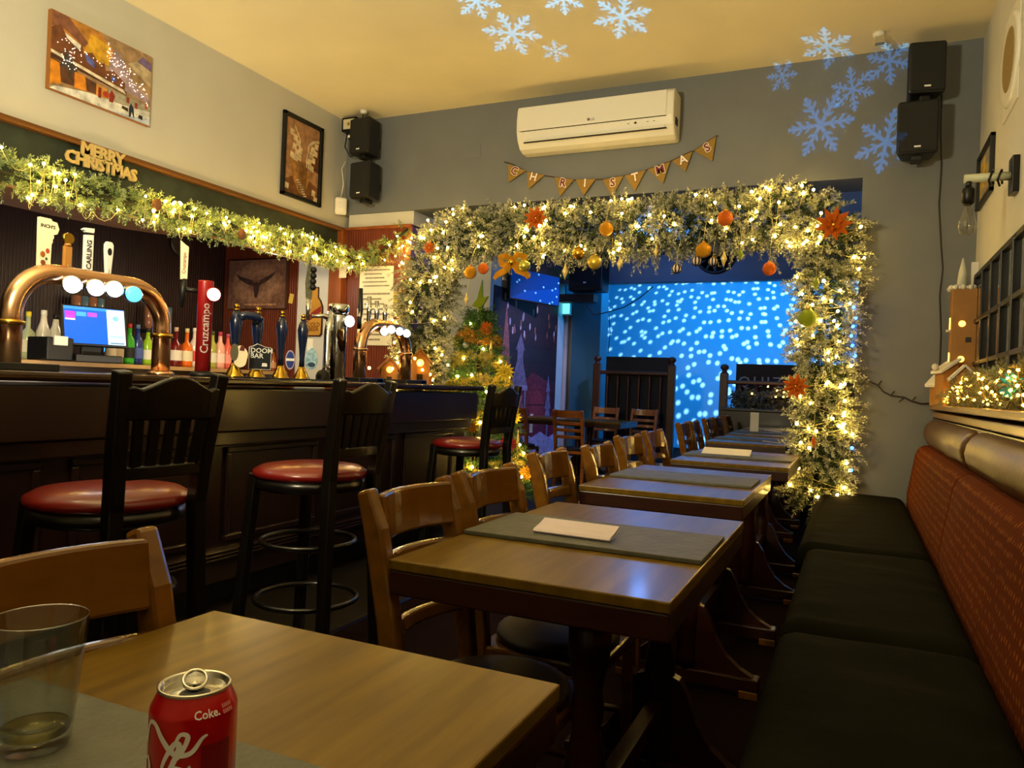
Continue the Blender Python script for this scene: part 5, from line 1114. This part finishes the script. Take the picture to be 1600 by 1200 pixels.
pts = [tree_pt(x, y) for x, y in ((735, 505), (708, 530), (755, 545), (725, 560), (782, 565), (700, 570), (715, 588), (737, 586), (795, 590), (760, 612), (770, 640), (765, 668), (798, 660), (812, 695), (818, 708), (832, 716), (807, 735), (815, 745), (700, 680), (735, 700), (738, 730), (750, 660))]
light_string('amber fairy lights on the Christmas tree', pts, .011, m_bulb, 'warm110', sag=.03)
g = 'ornaments on the Christmas tree'
for px, py, r, mt, lab in ((713, 533, .045, m_greenb, 'green glitter bauble high on the tree'), (728, 539, .028, m_whitee, 'white rose ornament on the tree'), (740, 690, .03, m_goldsm, 'gold bauble low on the tree behind the far stool')):
    c = tree_pt(px, py); tt = thing('bauble', lab, 'bauble', c, 0, g); MB().ball((0, 0, 0), r, 16).build('globe', mt, tt); MB().lathe([(r*.25, r*.95), (r*.25, r*1.15), (r*.1, r*1.2)], 10).build('cap', m_goldsm, tt)
m_redfl = mat('red_velvet_petal', (150, 22, 30), .6)
for px, py, r, mt, lab in ((795, 693, .085, m_redfl, 'red poinsettia on the right side of the tree'), (803, 652, .08, mat('yellow_foil', (214, 190, 60), .35, metal=.4), 'yellow foil flower on the right edge of the tree'), (790, 582, .09, MATS['yellow_foil'], 'yellow foil flower beside the far stool back'), (822, 740, .08, m_gold, 'gold foil flower at the lower right of the tree'), (738, 668, .06, m_gold, 'gold flower between the far stool seat and back'), (760, 515, .08, m_orange, 'copper foil flower near the top of the tree')):
    flower('flower_ornament', tree_pt(px, py), r, mt, lab, 'ornament', (.25, -1, .1), 13, g)
for px, py, lab in ((709, 568, 'long ivory spindle ornament on the left of the tree'), (808, 690, 'long ivory spindle ornament beside the red poinsettia'), (766, 545, 'thin ivory spindle near the top right of the tree')):
    c = tree_pt(px, py); tt = thing('spindle_ornament', lab, 'ornament', c+Vector((.02, -.03, 0)), 0, g); MB().lathe([(.001, -.1), (.012, -.03), (.016, .0), (.008, .05), (.001, .1)], 8).build('spindle', m_ivory, tt)
# village at the end of the bar
def vill(px, py, w, h, label, rz):
    p = on('z', px, py, ZB) ; house((-3.05, on('x', px, py, -3.05).y, ZB), w, w*.8, h, label, rz, False)
vill(607, 590, .12, .10, 'little wooden house ornament inside the small copper arch', .7)
vill(655, 592, .15, .17, 'larger wooden house ornament at the end of the bar top', .6)
vill(668, 592, .07, .06, 'tiny wooden house ornament before the tree', .6)
pts = [on('x', x, y, -2.98) for x, y in ((577, 575), (613, 576), (648, 560), (655, 568), (660, 578), (672, 585))]
light_string('few amber lights among the little houses on the bar', pts, .012, m_amber, 'amber11', sag=.0, wire=False)

# ---------------------------------------------------------------- back room
a, b = on('x', 773, 445, -3.99), on('x', 872, 475, -3.99)
yc, hh = (a.y+b.y)/2, 2.3; w_ = b.y-a.y
t = thing('photo_backdrop', 'large printed backdrop of lanterns and snowy planks on the far left wall', 'backdrop', (-3.995, yc, a.z-hh/2), PI/2)
MB().box((-w_/2, -.012, -hh/2), (w_/2, 0, hh/2)).build('cloth', mat('backdrop_cloth', (30, 22, 26), .7), t)
sh = [((30, 22, 30), rect(0, 0, 1, 1))]
for k in range(9):
    v0 = 1-(k+1)*.095; c = (44+4*(k % 3)+int(60*max(0, k-4)/4), 28+3*(k % 2), 36+int(16*max(0, k-4)/4)); sh.append((c, rect(.0, v0, 1, v0+.088)))
sh += [((104, 34, 50), [(.35, .2), (.95, .24), (.9, .5), (.6, .56), (.38, .48)]), ((120, 40, 54), disc(.68, .36, .2, .13, 24)), ((140, 46, 58), disc(.68, .36, .12, .09, 24)), ((96, 30, 44), rect(.0, .455, 1, .462)), ((60, 26, 36), rect(0, .36, 1, .367)), ((60, 26, 36), rect(0, .27, 1, .277))]
for u, v0, v1 in ((.14, .9, .2),): sh.append(((150, 92, 86), [(u+.02, .92), (u+.07, .74), (u+.1, .55), (u+.08, .36), (u+.12, .12), (u-.02, .12), (u, .36), (u-.05, .55), (u-.01, .74)]))
for k in range(26):
    u = random.uniform(.03, .97); v = random.uniform(.76, .98); sh.append((random.choice([(206, 196, 200), (150, 92, 80), (170, 160, 176)]), disc(u, v, .012, .022, 8)))
lan = (112, 108, 134)
sh += [(lan, [(.38, .78), (.45, .68), (.31, .68)]), (lan, rect(.335, .63, .425, .68)), (lan, [(.34, .63), (.42, .63), (.5, .48), (.26, .48)]), ((150, 144, 176), rect(.25, .45, .51, .48)), (lan, rect(.28, .12, .31, .45)), (lan, rect(.46, .12, .49, .45)), ((170, 110, 110), [(.31, .14), (.46, .14), (.44, .42), (.33, .42)]), ((70, 56, 80), [(.31, .14), (.46, .42), (.44, .42), (.31, .18)]), ((206, 190, 160), rect(.57, .2, .62, .31)), ((236, 220, 190), rect(.57, .3, .62, .312)),
       ((120, 116, 150), [(.86, .55), (.9, .45), (.88, .44), (.92, .34), (.89, .34), (.94, .24), (.88, .24), (.88, .14), (.85, .14), (.85, .24), (.79, .24), (.84, .34), (.81, .34), (.85, .44), (.83, .45)]), ((170, 160, 200), [(.4, .16), (.5, .2), (.6, .17), (.75, .2), (.9, .16), (1, .18), (1, 0), (.4, 0)])]
sh = [(tuple(min(255, int(v*1.1)+2) for v in c), q) for c, q in sh]
picture(t, w_*.99, hh*.99, sh, y=-.0125)
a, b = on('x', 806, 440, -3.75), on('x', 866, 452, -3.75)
t = thing('television', 'wall television angled above the backdrop with painted blue starry reflection', 'television', (-3.78, (a.y+b.y)/2, (a.z+b.z)/2-.02), PI/2-.28)
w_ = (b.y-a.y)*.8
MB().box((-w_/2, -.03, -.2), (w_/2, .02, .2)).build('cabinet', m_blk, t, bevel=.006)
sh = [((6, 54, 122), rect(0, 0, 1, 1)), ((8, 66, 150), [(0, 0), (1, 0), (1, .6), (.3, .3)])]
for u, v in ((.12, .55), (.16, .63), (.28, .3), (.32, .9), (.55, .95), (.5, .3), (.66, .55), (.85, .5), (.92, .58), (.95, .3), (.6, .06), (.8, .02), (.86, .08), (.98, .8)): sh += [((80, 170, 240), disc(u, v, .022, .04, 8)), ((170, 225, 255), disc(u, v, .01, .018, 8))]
picture(t, w_*.97, .37, sh, y=-.031, name='painted_reflection', emit=mat('tv_reflection_glow', (255, 255, 255), .25, emit=.5, attr=True))  # reflection of the dotted blue wall, painted on the screen and made to glow
MB().bar([(0, .02, 0), (0, .2, 0)], .06, .06).build('wall_bracket', m_blk, t)
struct('trim_10', B((-4.0, 8.6, 2.68), (-3.6, 10.6, 3.0)), mat('dark_boxing', (36, 38, 44), .6), 'dark boxing above the television')
a, b = on('y', 893, 405, 9.9), on('y', 944, 455, 9.9)
t = thing('speaker_box', 'large black speaker box hung under the slate blue beam', 'speaker', ((a.x+b.x)/2, 10.0, b.z)); W_ = (b.x-a.x)
MB().box((-W_/2, -.2, .0), (W_/2, .12, .55)).build('cabinet', m_blk, t, bevel=.02); MB().box((-W_/2+.02, -.212, .06), (W_/2-.02, -.198, .53)).build('grille', MATS['speaker_grille'], t)
MB().box((-W_*.85, -.1, -.14), (W_*.2, .1, -.03)).build('bracket', m_blk, t); MB().box((-.02, -.22, .1), (.02, -.212, .12)).build('badge', m_whitee, t)
p = on('y', 887, 481, 10.6)
t = thing('exit_sign', 'glowing teal exit sign box beside the black speaker box', 'sign', (p.x, 10.6, p.z)); MB().box((-.08, -.1, -.12), (.08, 0, .12)).build('housing', m_white, t, bevel=.01)
MB().box((-.07, -.103, -.1), (.07, -.1, .1)).build('lit_panel', mat('exit_glow', (80, 230, 220), .4, emit=1.6, emit_rgb=(110, 235, 225)), t)
p = on('y', 1118, 397, 10.12)
t = thing('wall_clock', 'large dark rimmed clock on the slate blue beam', 'clock', (p.x, 10.15, p.z)); Rr = .26
MB().lathe([(Rr, 0), (Rr*1.02, .03), (Rr*.9, .045), (Rr*.88, .02)], 36, T=Tw).build('rim', m_blk, t); MB().lathe([(Rr*.88, .018), (Rr*.87, .02)], 36, T=Tw).build('dial', mat('pale_dial', (206, 206, 206), .5), t)
for k in range(12):
    a = k*PI/6; MB().cbox((0, -.022, Rr*.72), (.022 if k % 3 else .035, .003, .07), RY(a)).build('hour_mark', m_ink, t)
MB().bar([(0, -.026, 0), (.09, -.026, .07)], .02, .003, up=(0, 1, 0)).build('hour_hand', m_ink, t); MB().bar([(0, -.027, 0), (.16, -.027, -.03)], .014, .003, up=(0, 1, 0)).build('minute_hand', m_ink, t)
# balustrades
m_bal = mat('balustrade_wood', (70, 36, 16), .4, noise=.25, nscale=8, stretch=(4, 4, .5)); m_board = mat('black_board', (7, 7, 11), .7)
def balustrade(x0, x1, Y, z0, zt, label, n, board=True):
    t = thing('balustrade', label, 'balustrade', ((x0+x1)/2, Y, z0)); w = (x1-x0)/2; h = zt-z0
    for s in (-1, 1):
        if s == 1 and x1 > -.6: continue
        MB().box((s*w-.05, -.05, 0), (s*w+.05, .05, h-.02)).build('newel_post', m_bal, t, bevel=.008)
        MB().lathe([(.05, h-.02), (.03, h), (.03, h+.015), (.055, h+.045), (.05, h+.08), (.02, h+.10)], 14, (s*w, 0, 0)).build('newel_cap', m_bal, t)
    MB().box((-w, -.045, h-.16), (w, .045, h-.11)).build('hand_rail', m_bal, t, bevel=.012)
    MB().box((-w, -.03, .06), (w, .03, .1)).build('bottom_rail', m_bal, t)
    for k in range(n):
        x = -w+2*w*(k+1)/(n+1); MB().lathe([(.022, .1), (.022, .2), (.016, .25), (.024, .4), (.018, h-.35), (.024, h-.25), (.02, h-.16)], 8, (x, 0, 0)).build('baluster', m_bal, t)
    return t
t = balustrade(-3.30, -2.25, 10.12, .17, 1.50, 'tall dark balustrade with black board at the far left', 6)
MB().box((-.42, .06, .05), (.5, .09, 1.42)).build('black_board', m_board, t)
t = balustrade(-1.56, .5, 10.12, .17, 1.42, 'lower balustrade with a quiz board at the far right', 9)
q = thing('quiz_board', 'black board lettered QUIZ NIGHT behind the right balustrade', 'sign', (-.75, 10.24, .17))
MB().box((-.68, 0, .0), (.9, .03, 1.36)).build('board', m_board, q)
lettering('QUIZ  NIGHT', .2, mat('chalk', (150, 150, 160), .8), q, (.08, -.002, 1.12), space=1.25)
t = thing('bench_back', 'dark wooden bench back below the quiz board', 'bench', (-.5, 9.75, 0)); MB().box((-1.0, -.03, 0), (1.0, .03, .92)).build('panel', m_bar, t); MB().box((-1.02, -.06, .92), (1.02, .06, .96)).build('cap_rail', m_bar, t, bevel=.01); MB().box((-1.0, -.34, .0), (1.0, -.03, .45)).build('seat_box', m_bar, t, bevel=.01)
pa = [(-1.45, 9.98, 1.06, .09), (-.9, 9.98, 1.07, .09), (-.4, 9.98, 1.06, .09)]
t = thing('balustrade_garland', 'dark leafy garland along the right balustrade', 'garland', (0, 0, 0)); P, D = garland_points(pa, 420, .1); foliage('leaves', t, P, D, .07, 14, .035, .014, (20, 34, 24), (60, 76, 70), .1)
light_string('few warm lights in the balustrade garland', [on('y', x, y, 9.86) for x, y in ((1200, 604), (1214, 610), (1225, 613), (1212, 620), (1224, 620), (1175, 615))], .014, m_amber, 'amber11', wire=False)
pts = [on('y', x, y, 9.9) for x, y in ((910, 462), (918, 480), (928, 492), (940, 490), (955, 486), (975, 480), (1000, 465), (1020, 448))]
tag(MB().tube([p-pts[0] for p in pts], .008, 5).build('hanging_cable', m_dkwire, loc=pts[0]), 'dark cable drooping across the blue wall', 'cable')
p0 = on('y', 952, 492, 9.9); p1 = on('y', 950, 552, 9.9); tag(MB().tube([(0, 0, 0), (p1-p0)*.5+Vector((.02, 0, 0)), p1-p0], .006, 5).build('hanging_cable', m_dkwire, loc=p0), 'dark cable dropping to the tall balustrade', 'cable')
